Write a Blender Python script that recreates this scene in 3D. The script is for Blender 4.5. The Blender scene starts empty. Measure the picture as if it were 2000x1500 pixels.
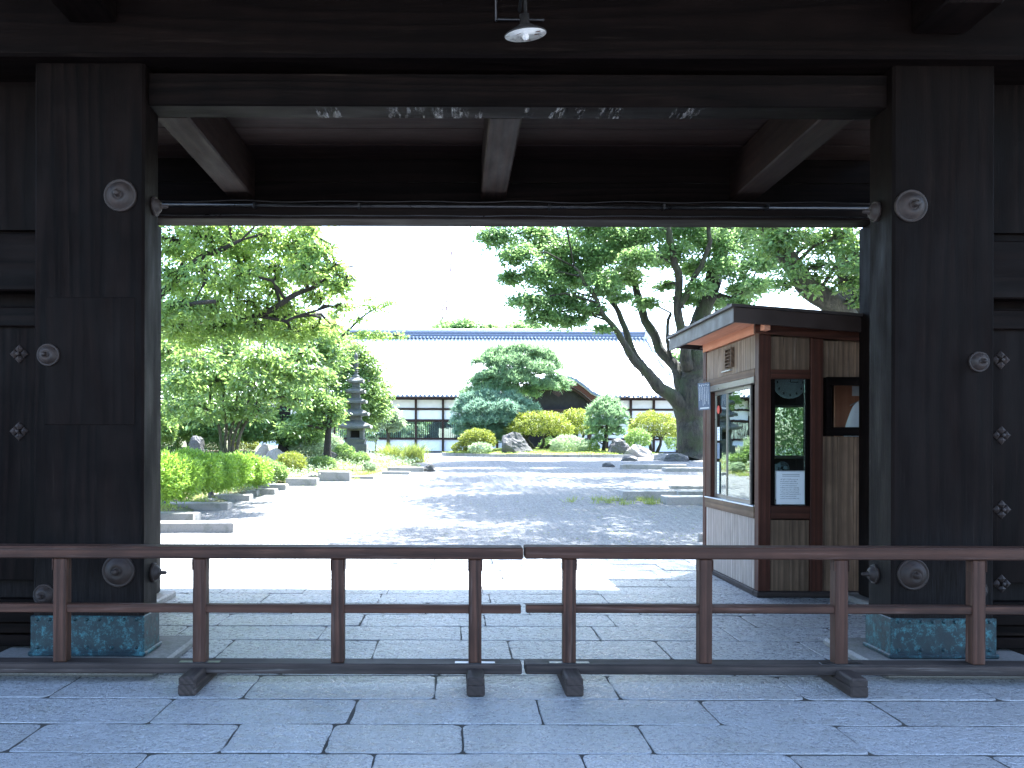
import bpy, math, random
import numpy as np
from mathutils import Vector, Matrix, noise as mnoise
D = bpy.data
scene = bpy.context.scene
C = scene.collection
R = math.radians
random.seed(7)

# ------------------------------------------------------------------ camera
EYE, FOC, CX, HY = 1.55, 1700.0, 890.0, 870.0     # eye height, focal length and vanishing point in photo pixels
cam_d = D.cameras.new('camera'); cam = D.objects.new('camera', cam_d); C.objects.link(cam)
cam.location = (0, 0, EYE); cam.rotation_euler = (R(90), -0.003, 0)
cam_d.sensor_width = 36; cam_d.lens = 36*FOC/2000
cam_d.shift_x = (1000-CX)/2000; cam_d.shift_y = (HY-750)/2000
cam_d.clip_start = 0.05; cam_d.clip_end = 2000
scene.camera = cam
# ------------------------------------------------------------------ world, sun, exposure
SUN_EL = R(62); SUN_AZ = math.atan2(0.62, 0.78)   # azimuth from +Y towards +X
w = D.worlds.new('World'); scene.world = w; w.use_nodes = True
wn = w.node_tree; bg = wn.nodes['Background']
sky = wn.nodes.new('ShaderNodeTexSky'); sky.sky_type = 'NISHITA'; sky.sun_disc = False
sky.sun_elevation = SUN_EL; sky.sun_rotation = SUN_AZ; sky.air_density = 1.0; sky.dust_density = 2.0; sky.ozone_density = 0.8
wn.links.new(sky.outputs[0], bg.inputs[0]); bg.inputs[1].default_value = 0.15
sd = D.lights.new('sun', 'SUN'); sun = D.objects.new('sun', sd); C.objects.link(sun)
sd.energy = 4.6; sd.angle = R(0.53); sd.color = (1.0, 0.96, 0.89)
sdir = Vector((math.sin(SUN_AZ)*math.cos(SUN_EL), math.cos(SUN_AZ)*math.cos(SUN_EL), math.sin(SUN_EL)))
sun.rotation_euler = sdir.to_track_quat('Z', 'Y').to_euler(); sun.location = (20, 30, 40)
vs = scene.view_settings
vs.view_transform = 'Standard'; vs.look = 'None'; vs.gamma = 1; vs.use_curve_mapping = False; vs.exposure = 3.05
vs.use_white_balance = True; vs.white_balance_temperature = 5950; vs.white_balance_tint = 9   # the photograph's cool white balance
scene.render.engine = 'CYCLES'
scene.cycles.max_bounces = 10; scene.cycles.transparent_max_bounces = 16; scene.cycles.diffuse_bounces = 6

# ------------------------------------------------------------------ geometry helpers
def gz(Y):                                       # height of the ground: level at the gate, rising gently to the garden
    if Y <= 12: return -0.03
    t = min(1, (Y-12)/24.5)
    e = t*t*(3-2*t)*0.25 + t*0.75
    return -0.03 + 1.05*e
def P(px, py, Y): return Vector(((px-CX)*Y/FOC, Y, EYE+(HY-py)*Y/FOC))
def G(px, py):                                   # ground point seen at a photo pixel
    Y = 3.0
    while Y < 62:
        if EYE + (HY-py)*Y/FOC <= gz(Y): break
        Y += 0.02
    return Vector(((px-CX)*Y/FOC, Y, gz(Y)))
class MB:
    def __init__(s): s.v = []; s.f = []
    def add(s, vs_, fs):
        n = len(s.v); s.v += [tuple(p) for p in vs_]; s.f += [tuple(i+n for i in f) for f in fs]; return s
    def box(s, x0, x1, y0, y1, z0, z1, c=0.006):
        c = min(c, abs(x1-x0)*.3, abs(y1-y0)*.3, abs(z1-z0)*.3)
        X = (x0, x1); Y = (y0, y1); Z = (z0, z1); vs_ = []; idx = {}
        for i in (0, 1):
            for j in (0, 1):
                for k in (0, 1):
                    sx, sy, sz = (1, -1)[i], (1, -1)[j], (1, -1)[k]
                    for a in range(3):
                        idx[i, j, k, a] = len(vs_)
                        vs_.append((X[i]+(0 if a == 0 else sx*c), Y[j]+(0 if a == 1 else sy*c), Z[k]+(0 if a == 2 else sz*c)))
        fs = []
        for i in (0, 1):
            q = [idx[i, 0, 0, 0], idx[i, 0, 1, 0], idx[i, 1, 1, 0], idx[i, 1, 0, 0]]; fs.append(q if i == 0 else q[::-1])
            q = [idx[0, i, 0, 1], idx[1, i, 0, 1], idx[1, i, 1, 1], idx[0, i, 1, 1]]; fs.append(q if i == 0 else q[::-1])
            q = [idx[0, 0, i, 2], idx[0, 1, i, 2], idx[1, 1, i, 2], idx[1, 0, i, 2]]; fs.append(q if i == 0 else q[::-1])
        for j in (0, 1):
            for k in (0, 1):
                q = [idx[0, j, k, 1], idx[1, j, k, 1], idx[1, j, k, 2], idx[0, j, k, 2]]; fs.append(q if (j == k) == False else q[::-1])
                q = [idx[j, 0, k, 0], idx[j, 1, k, 0], idx[j, 1, k, 2], idx[j, 0, k, 2]]; fs.append(q if (j == k) else q[::-1])
                q = [idx[j, k, 0, 0], idx[j, k, 1, 0], idx[j, k, 1, 1], idx[j, k, 0, 1]]; fs.append(q if (j == k) == False else q[::-1])
        for i in (0, 1):
            for j in (0, 1):
                for k in (0, 1):
                    q = [idx[i, j, k, 0], idx[i, j, k, 1], idx[i, j, k, 2]]; fs.append(q if (i+j+k) % 2 == 0 else q[::-1])
        return s.add(vs_, fs)
    def tube(s, pts, rad, n=8, cap=True):
        pts = [Vector(p) for p in pts]
        if not isinstance(rad, (list, tuple)): rad = [rad]*len(pts)
        vs_ = []; up = Vector((0.3, 0.2, 1)).normalized(); m = len(pts)
        for i, p in enumerate(pts):
            t = (pts[min(i+1, m-1)]-pts[max(i-1, 0)])
            t = t.normalized() if t.length > 1e-6 else Vector((0, 0, 1))
            a = t.cross(up)
            if a.length < .15: a = t.cross(Vector((1, 0, 0)))
            a.normalize(); b = t.cross(a)
            for k in range(n):
                q = 2*math.pi*k/n; vs_.append(p+(a*math.cos(q)+b*math.sin(q))*rad[i])
        fs = [(i*n+k, i*n+(k+1) % n, (i+1)*n+(k+1) % n, (i+1)*n+k) for i in range(m-1) for k in range(n)]
        if cap: fs += [tuple(range(n))[::-1], tuple(range((m-1)*n, m*n))]
        return s.add(vs_, fs)
    def lathe(s, prof, n=24, o=(0, 0, 0), ax='z'):
        vs_ = []; o = Vector(o)
        for r, h in prof:
            for k in range(n):
                q = 2*math.pi*k/n; a, b = r*math.cos(q), r*math.sin(q)
                vs_.append(o+Vector((a, b, h) if ax == 'z' else (a, -h, b) if ax == 'y' else (h, a, b)))
        m = len(prof)
        fs = [(i*n+k, i*n+(k+1) % n, (i+1)*n+(k+1) % n, (i+1)*n+k) for i in range(m-1) for k in range(n)]
        fs += [tuple(range(n))[::-1], tuple(range((m-1)*n, m*n))]
        return s.add(vs_, fs)
    def prism(s, poly, d, o=(0, 0, 0)):           # polygon of 3-D points extruded by vector d
        poly = [Vector(p) for p in poly]; d = Vector(d); n = len(poly)
        return s.add(poly+[p+d for p in poly], [tuple(range(n))[::-1], tuple(range(n, 2*n))]+[(i, (i+1) % n, n+(i+1) % n, n+i) for i in range(n)])
    def quad(s, a, b, c, d): return s.add([a, b, c, d], [(0, 1, 2, 3)])
W = {}
def link(o, parent, wl):
    C.objects.link(o); wl = Vector(wl); W[o.name] = wl
    if parent is not None: o.parent = parent; o.location = wl-W[parent.name]
    else: o.location = wl
    return o
def mesh_from(v, f, name, mat, smooth=False):
    me = D.meshes.new(name); me.from_pydata(v, [], f); me.validate(); me.update()
    if mat: me.materials.append(mat)
    if smooth: me.shade_smooth()
    return me
def part(mb, name, mat, parent=None, smooth=False, base=False, label=None, kind=None):
    a = np.array(mb.v, dtype=float); lo, hi = a.min(0), a.max(0); c = (lo+hi)/2
    if base: c[2] = lo[2]
    o = D.objects.new(name, mesh_from((a-c).tolist(), mb.f, name, mat, smooth))
    link(o, parent, c)
    if label: o['label'] = label
    if kind: o['kind'] = kind
    return o
def tag(o, label=None, cat=None, group=None, kind=None):
    if label: o['label'] = label
    if cat: o['category'] = cat
    if group: o['group'] = group
    if kind: o['kind'] = kind
    return o
def thing(name, loc, label, cat, group=None):
    o = D.objects.new(name, None); o.empty_display_size = .2; link(o, None, loc); return tag(o, label, cat, group)
def inst(src, wl, parent, rot=None, scl=None):
    o = src.copy(); link(o, parent, wl)
    if rot: o.rotation_euler = rot
    if scl: o.scale = scl
    return o
def bulk(name, V, F, mat, parent=None, wl=(0, 0, 0), smooth=False, kind=None):   # numpy arrays: V (n,3), F (m,k)
    V = np.asarray(V, dtype=np.float32)-np.array(wl, dtype=np.float32); F = np.asarray(F, dtype=np.int32); m, k = F.shape
    me = D.meshes.new(name); me.vertices.add(len(V)); me.vertices.foreach_set('co', V.ravel())
    me.loops.add(m*k); me.loops.foreach_set('vertex_index', F.ravel())
    me.polygons.add(m); me.polygons.foreach_set('loop_start', np.arange(0, m*k, k, dtype=np.int32))
    me.update(calc_edges=True); me.materials.append(mat)
    if smooth: me.shade_smooth()
    o = D.objects.new(name, me); link(o, parent, wl)
    if kind: o['kind'] = kind
    return o

# ------------------------------------------------------------------ material helpers
class NT:
    def __init__(s, name):
        s.m = D.materials.new(name); s.m.use_nodes = True; s.t = s.m.node_tree; s.b = s.t.nodes['Principled BSDF']; s.out = s.t.nodes['Material Output']
    def n(s, typ, **kw):
        q = s.t.nodes.new('ShaderNode'+typ)
        for k, v in kw.items():
            if k.startswith('i_'):
                key = k[2:]; key = int(key) if key.isdigit() else key.replace('_', ' ')
                s.set(q, key, v)
            else: setattr(q, k, v)
        return q
    def set(s, q, key, v):
        i = q.inputs[key]
        if hasattr(v, 'is_output') or isinstance(v, bpy.types.NodeSocket): s.t.links.new(v, i)
        else: i.default_value = v
    def bs(s, **kw):
        for k, v in kw.items(): s.set(s.b, k.replace('_', ' '), v)
    def noise(s, vec, scale, detail=4, rough=.55, dist=0, out=0):
        q = s.n('TexNoise'); q.inputs['Scale'].default_value = scale; q.inputs['Detail'].default_value = detail
        q.inputs['Roughness'].default_value = rough; q.inputs['Distortion'].default_value = dist
        if vec is not None: s.t.links.new(vec, q.inputs['Vector'])
        return q.outputs[out]
    def ramp(s, fac, stops):
        q = s.n('ValToRGB'); s.t.links.new(fac, q.inputs[0]); e = q.color_ramp.elements
        while len(e) < len(stops): e.new(.5)
        for i, (p, c) in enumerate(stops):
            e[i].position = p; e[i].color = (*c, 1) if isinstance(c, (tuple, list)) else (c, c, c, 1)
        return q.outputs[0]
    def mix(s, fac, a, b, typ='MIX'):
        q = s.n('MixRGB', blend_type=typ)
        for i, v in ((0, fac), (1, a), (2, b)):
            if isinstance(v, (tuple, list)): v = (*v, 1)
            s.set(q, i, v)
        return q.outputs[0]
    def math(s, op, a, b=0):
        q = s.n('Math', operation=op); s.set(q, 0, a); s.set(q, 1, b); return q.outputs[0]
    def obj(s, rnd=0):
        tc = s.n('TexCoord'); v = tc.outputs['Object']
        if rnd:
            oi = s.n('ObjectInfo'); r = s.math('MULTIPLY', oi.outputs['Random'], rnd)
            va = s.n('VectorMath', operation='ADD'); s.t.links.new(v, va.inputs[0]); s.t.links.new(r, va.inputs[1]); v = va.outputs[0]
        return v
    def rnd(s): return s.n('ObjectInfo').outputs['Random']
    def map(s, v, sc, rot=(0, 0, 0), loc=(0, 0, 0)):
        q = s.n('Mapping'); s.t.links.new(v, q.inputs['Vector']); q.inputs['Scale'].default_value = sc; q.inputs['Rotation'].default_value = rot; q.inputs['Location'].default_value = loc
        return q.outputs[0]
    def bump(s, h, st=.3, dist=.01):
        q = s.n('Bump'); q.inputs['Strength'].default_value = st; q.inputs['Distance'].default_value = dist
        s.t.links.new(h, q.inputs['Height']); s.t.links.new(q.outputs[0], s.b.inputs['Normal'])
WOODS = {}
def wood(kind, axis):
    key = kind+'_'+axis
    if key in WOODS: return WOODS[key]
    #        dark, light, streak, roughness, bump, ring scale, weather amount
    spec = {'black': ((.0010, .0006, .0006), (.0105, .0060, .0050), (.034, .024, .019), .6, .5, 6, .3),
            'beam': ((.005, .0024, .0018), (.033, .0160, .0110), (.08, .045, .032), .68, .4, 10, .25),
            'rail': ((.014, .0065, .0045), (.105, .047, .030), (.21, .15, .13), .6, .6, 16, .5),
            'worn': ((.016, .013, .012), (.075, .056, .05), (.19, .17, .155), .7, .6, 18, .5),
            'red': ((.022, .008, .005), (.115, .040, .024), (.17, .09, .07), .5, .25, 14, .2),
            'cedar': ((.045, .027, .017), (.25, .165, .105), (.42, .34, .27), .62, .3, 12, .35),
            'soffit': ((.46, .19, .11), (.66, .32, .20), (.6, .36, .24), .6, .15, 10, .2),
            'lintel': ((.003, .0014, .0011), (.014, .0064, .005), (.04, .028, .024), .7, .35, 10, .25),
            'pale_cedar': ((.10, .065, .045), (.36, .27, .19), (.5, .42, .34), .62, .3, 12, .35),
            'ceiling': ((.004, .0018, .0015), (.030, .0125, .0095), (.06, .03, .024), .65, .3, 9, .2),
            'paler': ((.20, .165, .14), (.47, .41, .37), (.62, .57, .54), .7, .35, 12, .4),  # palest of the booth woods, for the low boards of the left wall
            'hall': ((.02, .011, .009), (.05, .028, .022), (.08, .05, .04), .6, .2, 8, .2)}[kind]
    dk, lt, st, ro, bu, rs, we = spec
    n = NT('wood_'+key); v = n.obj(53.0)
    a = .055
    sc = {'x': (a, 1, 1), 'y': (1, a, 1), 'z': (1, 1, a)}[axis]
    mv = n.map(v, sc)
    warp = n.noise(mv, 3.4 if kind == 'black' else 2.3, 2, .45, 0, 1)
    wv = n.mix(.55 if kind == 'black' else .16, mv, warp, 'ADD')
    rg = n.n('TexWave', wave_type='RINGS', rings_direction={'x': 'X', 'y': 'Y', 'z': 'Z'}[axis], wave_profile='SAW')
    rg.inputs['Scale'].default_value = rs*.55; rg.inputs['Distortion'].default_value = 3.5; rg.inputs['Detail'].default_value = 2; rg.inputs['Detail Scale'].default_value = .8
    n.t.links.new(wv, rg.inputs['Vector'])
    fine = n.noise(mv, 95, 5, .65)
    mid = n.noise(n.map(v, tuple(.25 if q == a else 1 for q in sc)), 6, 4, .6)
    g = n.math('MULTIPLY', rg.outputs['Fac'], .55); g = n.math('ADD', g, n.math('MULTIPLY', fine, .65))
    col = n.mix(n.ramp(g, [(.25, 0.0), (.9, 1.0)]), dk, lt)
    col = n.mix(n.ramp(rg.outputs['Fac'], [(.72, 0.0), (.97, .8)]), col, dk)
    stk = n.ramp(n.noise(n.map(v, tuple(.035 if q == a else 1 for q in sc)), 38, 4, .7), [(.56, 0.0), (.72, 1.0)])
    wear = n.math('MULTIPLY', stk, n.math('MULTIPLY', n.ramp(mid, [(.42, 0.0), (.68, 1.0)]), we*2))
    col = n.mix(wear, col, st)
    col = n.mix(n.ramp(n.noise(v, 3.1, 3), [(.35, .55), (.65, 0.0)]), col, dk)
    col = n.mix(n.math('MULTIPLY', n.rnd(), .45), col, tuple(c*.55 for c in lt))
    if key == 'black_z':                      # rain-splashed, bleached grain on the lowest part of the tall posts
        sp = n.n('SeparateXYZ'); n.t.links.new(n.n('TexCoord').outputs['Object'], sp.inputs[0])
        lo = n.ramp(n.math('ADD', n.math('MULTIPLY', sp.outputs[2], -1), n.math('MULTIPLY', mid, .9)), [(0.0, 0.0), (.5, 0.0), (1.0, 1.0)])
        lo = n.ramp(n.math('MULTIPLY', n.math('ADD', n.math('MULTIPLY', sp.outputs[2], -1), n.math('MULTIPLY', mid, 1.0)), .4), [(.62, 0.0), (.98, .55)])
        col = n.mix(n.math('MULTIPLY', lo, n.ramp(fine, [(.35, .2), (.65, 1.0)])), col, (.032, .030, .030))
    n.bs(Base_Color=col, Roughness=n.ramp(mid, [(.3, ro-.12), (.7, min(1, ro+.15))]))
    n.b.inputs['Specular IOR Level'].default_value = .06 if kind == 'black' else .2
    n.bump(g, bu, .004)
    WOODS[key] = n.m; return n.m
def simple(name, col, rough=.6, metal=0, var=.25, scale=8, bump=.15, spec=.5, bs=60):
    n = NT(name); v = n.obj(11.0)
    a = n.noise(v, scale, 5, .6)
    c = n.mix(n.ramp(a, [(.3, 0.0), (.7, 1.0)]), tuple(x*(1-var) for x in col), tuple(min(1, x*(1+var)) for x in col))
    n.bs(Base_Color=c, Roughness=n.ramp(a, [(.3, max(.02, rough-.1)), (.7, min(1, rough+.1))]), Metallic=metal)
    n.b.inputs['Specular IOR Level'].default_value = spec
    if bump: n.bump(n.noise(v, bs, 4, .6), bump, .004)
    return n.m
def granite(name, base, dark, rough=.55, bump=.7, bd=.006, moss=0.0):
    n = NT(name); v = n.obj(31.0)
    big = n.noise(v, 1.3, 4, .6); fine = n.noise(v, 75, 4, .75); grit = n.noise(v, 26, 3, .7)
    c = n.mix(n.ramp(fine, [(.38, 0.0), (.62, 1.0)]), dark, base)
    c = n.mix(n.math('MULTIPLY', n.rnd(), .75), c, (base[0]*.60, base[1]*.58, base[2]*.54))
    c = n.mix(n.ramp(n.noise(v, .7, 6, .65, .6), [(.50, 0.0), (.58, .38)]), c, tuple(x*.45 for x in base))
    c = n.mix(n.ramp(big, [(.42, .5), (.62, 0.0)]), c, tuple(x*.6 for x in base))
    if moss: c = n.mix(n.ramp(n.noise(v, 4, 5, .7), [(.5, 0.0), (.62, moss)]), c, (.05, .06, .025))
    n.bs(Base_Color=c, Roughness=n.ramp(grit, [(.3, rough-.17), (.7, rough+.15)]))
    und = n.noise(v, 7.5, 3, .55); c = n.mix(n.ramp(n.noise(v, 2.2, 7, .75), [(.53, 0.0), (.64, .35)]), c, (.22, .205, .175)); n.bs(Base_Color=c)
    n.bump(n.math('ADD', n.math('ADD', n.math('MULTIPLY', grit, .9), n.math('MULTIPLY', fine, .5)), n.math('MULTIPLY', und, 1.1)), bump, bd)
    return n.m
def leafmat(name, c1, c2, rough=.38, trans=.42, tcol=None):
    n = NT(name); geo = n.n('NewGeometry'); r = geo.outputs['Random Per Island']
    v = n.obj(0); big = n.noise(v, .9, 2)
    f = n.math('ADD', n.math('MULTIPLY', r, .6), n.math('MULTIPLY', n.ramp(big, [(.35, 0.0), (.65, 1.0)]), .4))
    col = n.mix(f, c1, c2); n.bs(Base_Color=col, Roughness=rough)
    n.b.inputs['Specular IOR Level'].default_value = .5
    tr = n.n('BsdfTranslucent'); tc = n.mix(.6, col, tcol or tuple(min(1, x*2.6) for x in c2))
    n.t.links.new(tc, tr.inputs[0]); mx = n.n('MixShader'); mx.inputs[0].default_value = trans
    n.t.links.new(n.b.outputs[0], mx.inputs[1]); n.t.links.new(tr.outputs[0], mx.inputs[2]); n.t.links.new(mx.outputs[0], n.out.inputs[0])
    return n.m
def bark(name, c1, c2, moss=(.05, .065, .025), mo=.4):
    n = NT(name); v = n.obj(5.0); a = n.noise(n.map(v, (1, 1, .22)), 9, 6, .7); b = n.noise(v, 1.7, 4, .6)
    c = n.mix(n.ramp(a, [(.32, 0.0), (.68, 1.0)]), c1, c2); c = n.mix(n.ramp(b, [(.45, 0.0), (.62, mo)]), c, moss)
    n.bs(Base_Color=c, Roughness=.85); n.bump(n.math('ADD', a, n.noise(v, 2.4, 3)), 1.0, .09); return n.m

# materials
M = {}
M['granite'] = granite('paving_granite', (.50, .515, .545), (.19, .20, .225), .32, 1.0, .024)
M['kerb'] = granite('kerb_granite', (.40, .38, .35), (.17, .16, .15), .7, .5, .006, .35)
M['plinth'] = granite('plinth_granite', (.30, .29, .28), (.11, .11, .11), .65, .5, .006, .3)
M['rock'] = granite('garden_rock', (.095, .09, .095), (.024, .024, .028), .7, .9, .03, .35)
M['pale_rock'] = granite('pale_garden_rock', (.42, .39, .37), (.13, .12, .12), .75, .9, .03, .2)
M['pagoda'] = granite('pagoda_stone', (.15, .16, .165), (.055, .06, .065), .8, .6, .01, .25)
M['mortar'] = simple('joint_earth', (.028, .026, .023), .9, 0, .4, 20, .5)
n = NT('gravel'); v = n.obj(0)
vo = n.n('TexVoronoi'); vo.inputs['Scale'].default_value = 60; n.t.links.new(v, vo.inputs['Vector'])
pat = n.noise(v, .35, 5, .6)
vo2 = n.n('TexVoronoi'); vo2.inputs['Scale'].default_value = 27; n.t.links.new(v, vo2.inputs['Vector'])
gcol = n.ramp(n.mix(.5, vo.outputs['Color'], vo2.outputs['Color']), [(.15, (.08, .08, .08)), (.5, (.175, .175, .175)), (.85, (.29, .288, .285))])
gcol = n.mix(n.ramp(pat, [(.3, .35), (.6, 0.0)]), gcol, (.105, .10, .09))
n.bs(Base_Color=gcol, Roughness=.8)
rake = n.n('TexWave', bands_direction='X'); rake.inputs['Scale'].default_value = 1.6; rake.inputs['Distortion'].default_value = 1.2; rake.inputs['Detail'].default_value = 1
n.t.links.new(v, rake.inputs['Vector'])
hh = n.math('ADD', n.math('MULTIPLY', vo2.outputs['Distance'], 1.2), n.math('MULTIPLY', vo.outputs['Distance'], .5)); hh = n.math('ADD', hh, n.math('MULTIPLY', rake.outputs['Fac'], .5))
n.bump(hh, .9, .045)
M['gravel'] = n.m
n = NT('garden_soil'); v = n.obj(0); a = n.noise(v, 1.1, 6, .65); b = n.noise(v, 18, 4, .7)
n.bs(Base_Color=n.mix(n.ramp(a, [(.4, 0.0), (.6, 1.0)]), n.mix(b, (.06, .045, .03), (.16, .12, .08)), n.mix(b, (.05, .075, .02), (.12, .16, .04))), Roughness=.95)
n.bump(b, .8, .03); M['soil'] = n.m
n = NT('lawn'); v = n.obj(0); a = n.noise(v, 1.5, 5, .6); b = n.noise(v, 60, 3, .7)
n.bs(Base_Color=n.mix(n.ramp(a, [(.35, 0.0), (.65, 1.0)]), n.mix(b, (.10, .17, .025), (.2, .3, .05)), n.mix(b, (.16, .2, .03), (.28, .36, .07))), Roughness=.8)
n.bump(b, .8, .02); M['lawn'] = n.m
n = NT('copper_shoe'); v = n.obj(9.0); a = n.noise(v, 4.5, 8, .78, .8); b = n.noise(v, 22, 7, .82); c3 = n.noise(n.map(v, (1, 1, .3)), 12, 4, .6)
col = n.mix(n.ramp(a, [(.42, 0.0), (.66, 1.0)]), (.0018, .012, .017), (.006, .034, .042))
col = n.mix(n.ramp(n.math('MULTIPLY', b, n.math('ADD', a, .42)), [(.46, 0.0), (.60, .9)]), col, (.05, .16, .18))
col = n.mix(n.ramp(c3, [(.6, 0.0), (.8, .3)]), col, (.004, .012, .018))
n.bs(Base_Color=col, Roughness=n.ramp(b, [(.3, .38), (.7, .75)]), Metallic=.0); n.bump(b, .25, .003); M['copper'] = n.m
M['boss'] = simple('iron_boss', (.023, .0135, .0105), .65, .05, .45, 14, .3)
M['iron'] = simple('wrought_iron', (.04, .036, .036), .55, .5, .4, 12, .2)
M['galv'] = simple('galvanised_pipe', (.06, .06, .065), .35, .8, .3, 10, .05)
M['alu'] = simple('aluminium_frame', (.22, .20, .18), .35, .7, .15, 10, .03)
M['alubright'] = simple('bright_aluminium', (.55, .56, .57), .35, .8, .1, 10, .03)
M['roofmetal'] = simple('sheet_roof', (.045, .034, .030), .55, .1, .25, 5, .1)
M['fascia'] = simple('painted_fascia', (.034, .020, .016), .5, 0, .2, 6, .1)
M['plaster'] = simple('white_plaster', (.74, .75, .76), .9, 0, .05, 3, .1)
M['tile'] = simple('roof_tile', (.42, .43, .45), .42, 0, .25, 3, .2)
M['ridge'] = simple('ridge_tile', (.10, .125, .18), .5, 0, .3, 9, .2)
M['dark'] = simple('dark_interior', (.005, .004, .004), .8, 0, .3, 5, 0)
M['paper'] = simple('white_paper', (.72, .75, .77), .8, 0, .03, 5, 0)
M['ink'] = simple('grey_ink', (.05, .055, .07), .8, 0, .1, 5, 0)
M['signblue'] = simple('faded_blue_sign', (.13, .17, .24), .5, 0, .12, 12, 0)
M['white'] = simple('white_enamel', (.74, .74, .73), .3, 0, .12, 16, .05)
M['rust'] = simple('rust_stain', (.16, .10, .07), .8, 0, .4, 20, .2)
M['shirt'] = simple('white_cotton', (.72, .73, .75), .9, 0, .06, 7, .2)
M['red'] = simple('red_sticker', (.6, .07, .05), .5, 0, .1, 8, 0)
M['clock'] = simple('clock_face', (.6, .72, .8), .5, 0, .05, 8, 0)
M['curtain'] = simple('pale_blind', (.55, .58, .62), .8, 0, .2, 2.2, 0)
n = NT('window_glass')
gl = n.n('BsdfGlossy'); gl.inputs['Roughness'].default_value = .012; gl.inputs[0].default_value = (.9, 1, .97, 1)
tr = n.n('BsdfTransparent'); tr.inputs[0].default_value = (.84, .92, .90, 1)
fr = n.n('Fresnel'); fr.inputs[0].default_value = 1.75; n.bump(n.noise(n.obj(3.0), 3.0, 2), .05, .01)
f2 = n.math('ADD', fr.outputs[0], .22); mx = n.n('MixShader'); n.t.links.new(f2, mx.inputs[0]); n.t.links.new(tr.outputs[0], mx.inputs[1]); n.t.links.new(gl.outputs[0], mx.inputs[2])
bn = [q for q in n.t.nodes if q.type == 'BUMP'][0]; n.t.links.new(bn.outputs[0], gl.inputs['Normal'])
n.t.links.new(mx.outputs[0], n.out.inputs[0]); M['glass'] = n.m
n = NT('peeling_paper'); v = n.obj(40.0); a = n.noise(n.map(v, (1, .16, 1)), 26, 5, .72)
tr = n.n('BsdfTransparent'); mx = n.n('MixShader'); n.t.links.new(n.ramp(a, [(.50, 0.0), (.66, .45)]), mx.inputs[0])
n.bs(Base_Color=(.55, .53, .5, 1), Roughness=.8)
n.t.links.new(tr.outputs[0], mx.inputs[1]); n.t.links.new(n.b.outputs[0], mx.inputs[2]); n.t.links.new(mx.outputs[0], n.out.inputs[0]); M['scrap'] = n.m
M['bark'] = bark('mossy_bark', (.005, .0045, .0035), (.050, .042, .029), (.030, .044, .012), .65)
M['bark2'] = bark('grey_bark', (.022, .02, .014), (.085, .075, .052), (.05, .07, .022), .6)
M['barkdark'] = bark('dark_bark', (.006, .005, .004), (.026, .019, .015), (.018, .024, .010), .2)
M['leaf_zelkova'] = leafmat('zelkova_leaves', (.05, .115, .055), (.13, .22, .075), .33, .55, (.40, .60, .20))
M['leaf_cherry'] = leafmat('cherry_leaves', (.06, .15, .085), (.24, .33, .07), .23, .52, (.55, .74, .16))
M['leaf_evergreen'] = leafmat('evergreen_leaves', (.045, .12, .075), (.18, .26, .075), .21, .44, (.48, .68, .16))
M['leaf_lime'] = leafmat('lime_leaves', (.05, .135, .02), (.21, .33, .04), .45, .42, (.42, .66, .08))
M['leaf_gold'] = leafmat('golden_leaves', (.09, .135, .025), (.25, .275, .035), .5, .32, (.44, .50, .07))
M['leaf_pale'] = leafmat('pale_leaves', (.14, .20, .12), (.34, .42, .24), .5, .35, (.5, .65, .35))
M['leaf_round'] = leafmat('round_tree_leaves', (.045, .11, .05), (.17, .26, .07), .45, .38, (.45, .65, .15))
M['needle'] = leafmat('pine_needles', (.07, .16, .085), (.21, .31, .15), .5, .42, (.42, .62, .30))
M['needle_blue'] = leafmat('blue_pine_needles', (.07, .16, .11), (.20, .31, .21), .5, .42, (.38, .58, .40))
M['grassblade'] = leafmat('grass_blades', (.09, .13, .03), (.24, .27, .07), .6, .4, (.5, .6, .12))

# ================================================================== SETTING
ys = [-60, -20, -5, 0, 5, 9, 11.7, 12]+[12+i*.75 for i in range(1, 35)]+[40, 50, 60, 80, 120, 250, 700]
xs = [-500, -120, -60, -30, -20]+[-15+i*1.5 for i in range(21)]+[20, 30, 60, 120, 500]
gv = [(x, y, gz(y)+(mnoise.noise(Vector((x*.35, y*.35, 0)))*.035 if 14 < y < 60 else 0)) for y in ys for x in xs]
nx = len(xs); gf = [(j*nx+i, j*nx+i+1, (j+1)*nx+i+1, (j+1)*nx+i) for j in range(len(ys)-1) for i in range(nx-1)]
ground = D.objects.new('gravel_ground', mesh_from(gv, gf, 'gravel_ground', M['gravel'], True)); link(ground, None, (0, 0, 0)); ground['kind'] = 'structure'

# paving: mortar bed and stone slabs laid in courses (joint positions of the visible courses as in the photograph)
pav = MB().box(-9.5, 11.5, -7, 12.2, -.12, -.0055)
pav = part(pav, 'paving', M['mortar']); pav['kind'] = 'structure'
edges = [-6.6, -5.9, -5.1, -4.4, -3.6, -2.9, -2.1, -1.4, -.6, .1, .8, 1.5, 2.2, 2.9, 3.45, 3.91, 4.38, 4.84, 5.32, 5.87, 6.32, 6.93, 7.46, 7.98, 8.58, 9.09, 9.58, 10.06, 10.84, 11.4, 12.1]
known = {3.91: [260, 725, 1149, 1576, 1990], 4.38: [53, 452, 643, 905, 1262, 1665], 4.84: [-60, 317, 691, 1055, 1387, 1733], 5.32: [130, 493, 851, 1198, 1545, 1905],
         6.32: [440, 734, 996, 1297, 1588, 1850], 6.93: [352, 630, 901, 1165, 1425, 1640], 7.46: [438, 708, 947, 1195, 1461, 1720], 8.58: [519, 742, 957, 1182, 1420],
         9.58: [640, 870, 1065, 1300], 10.06: [560, 820, 980, 1110, 1285, 1500], 5.87: [300, 560, 861, 1120, 1420, 1700]}
rs = random.Random(3)
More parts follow.
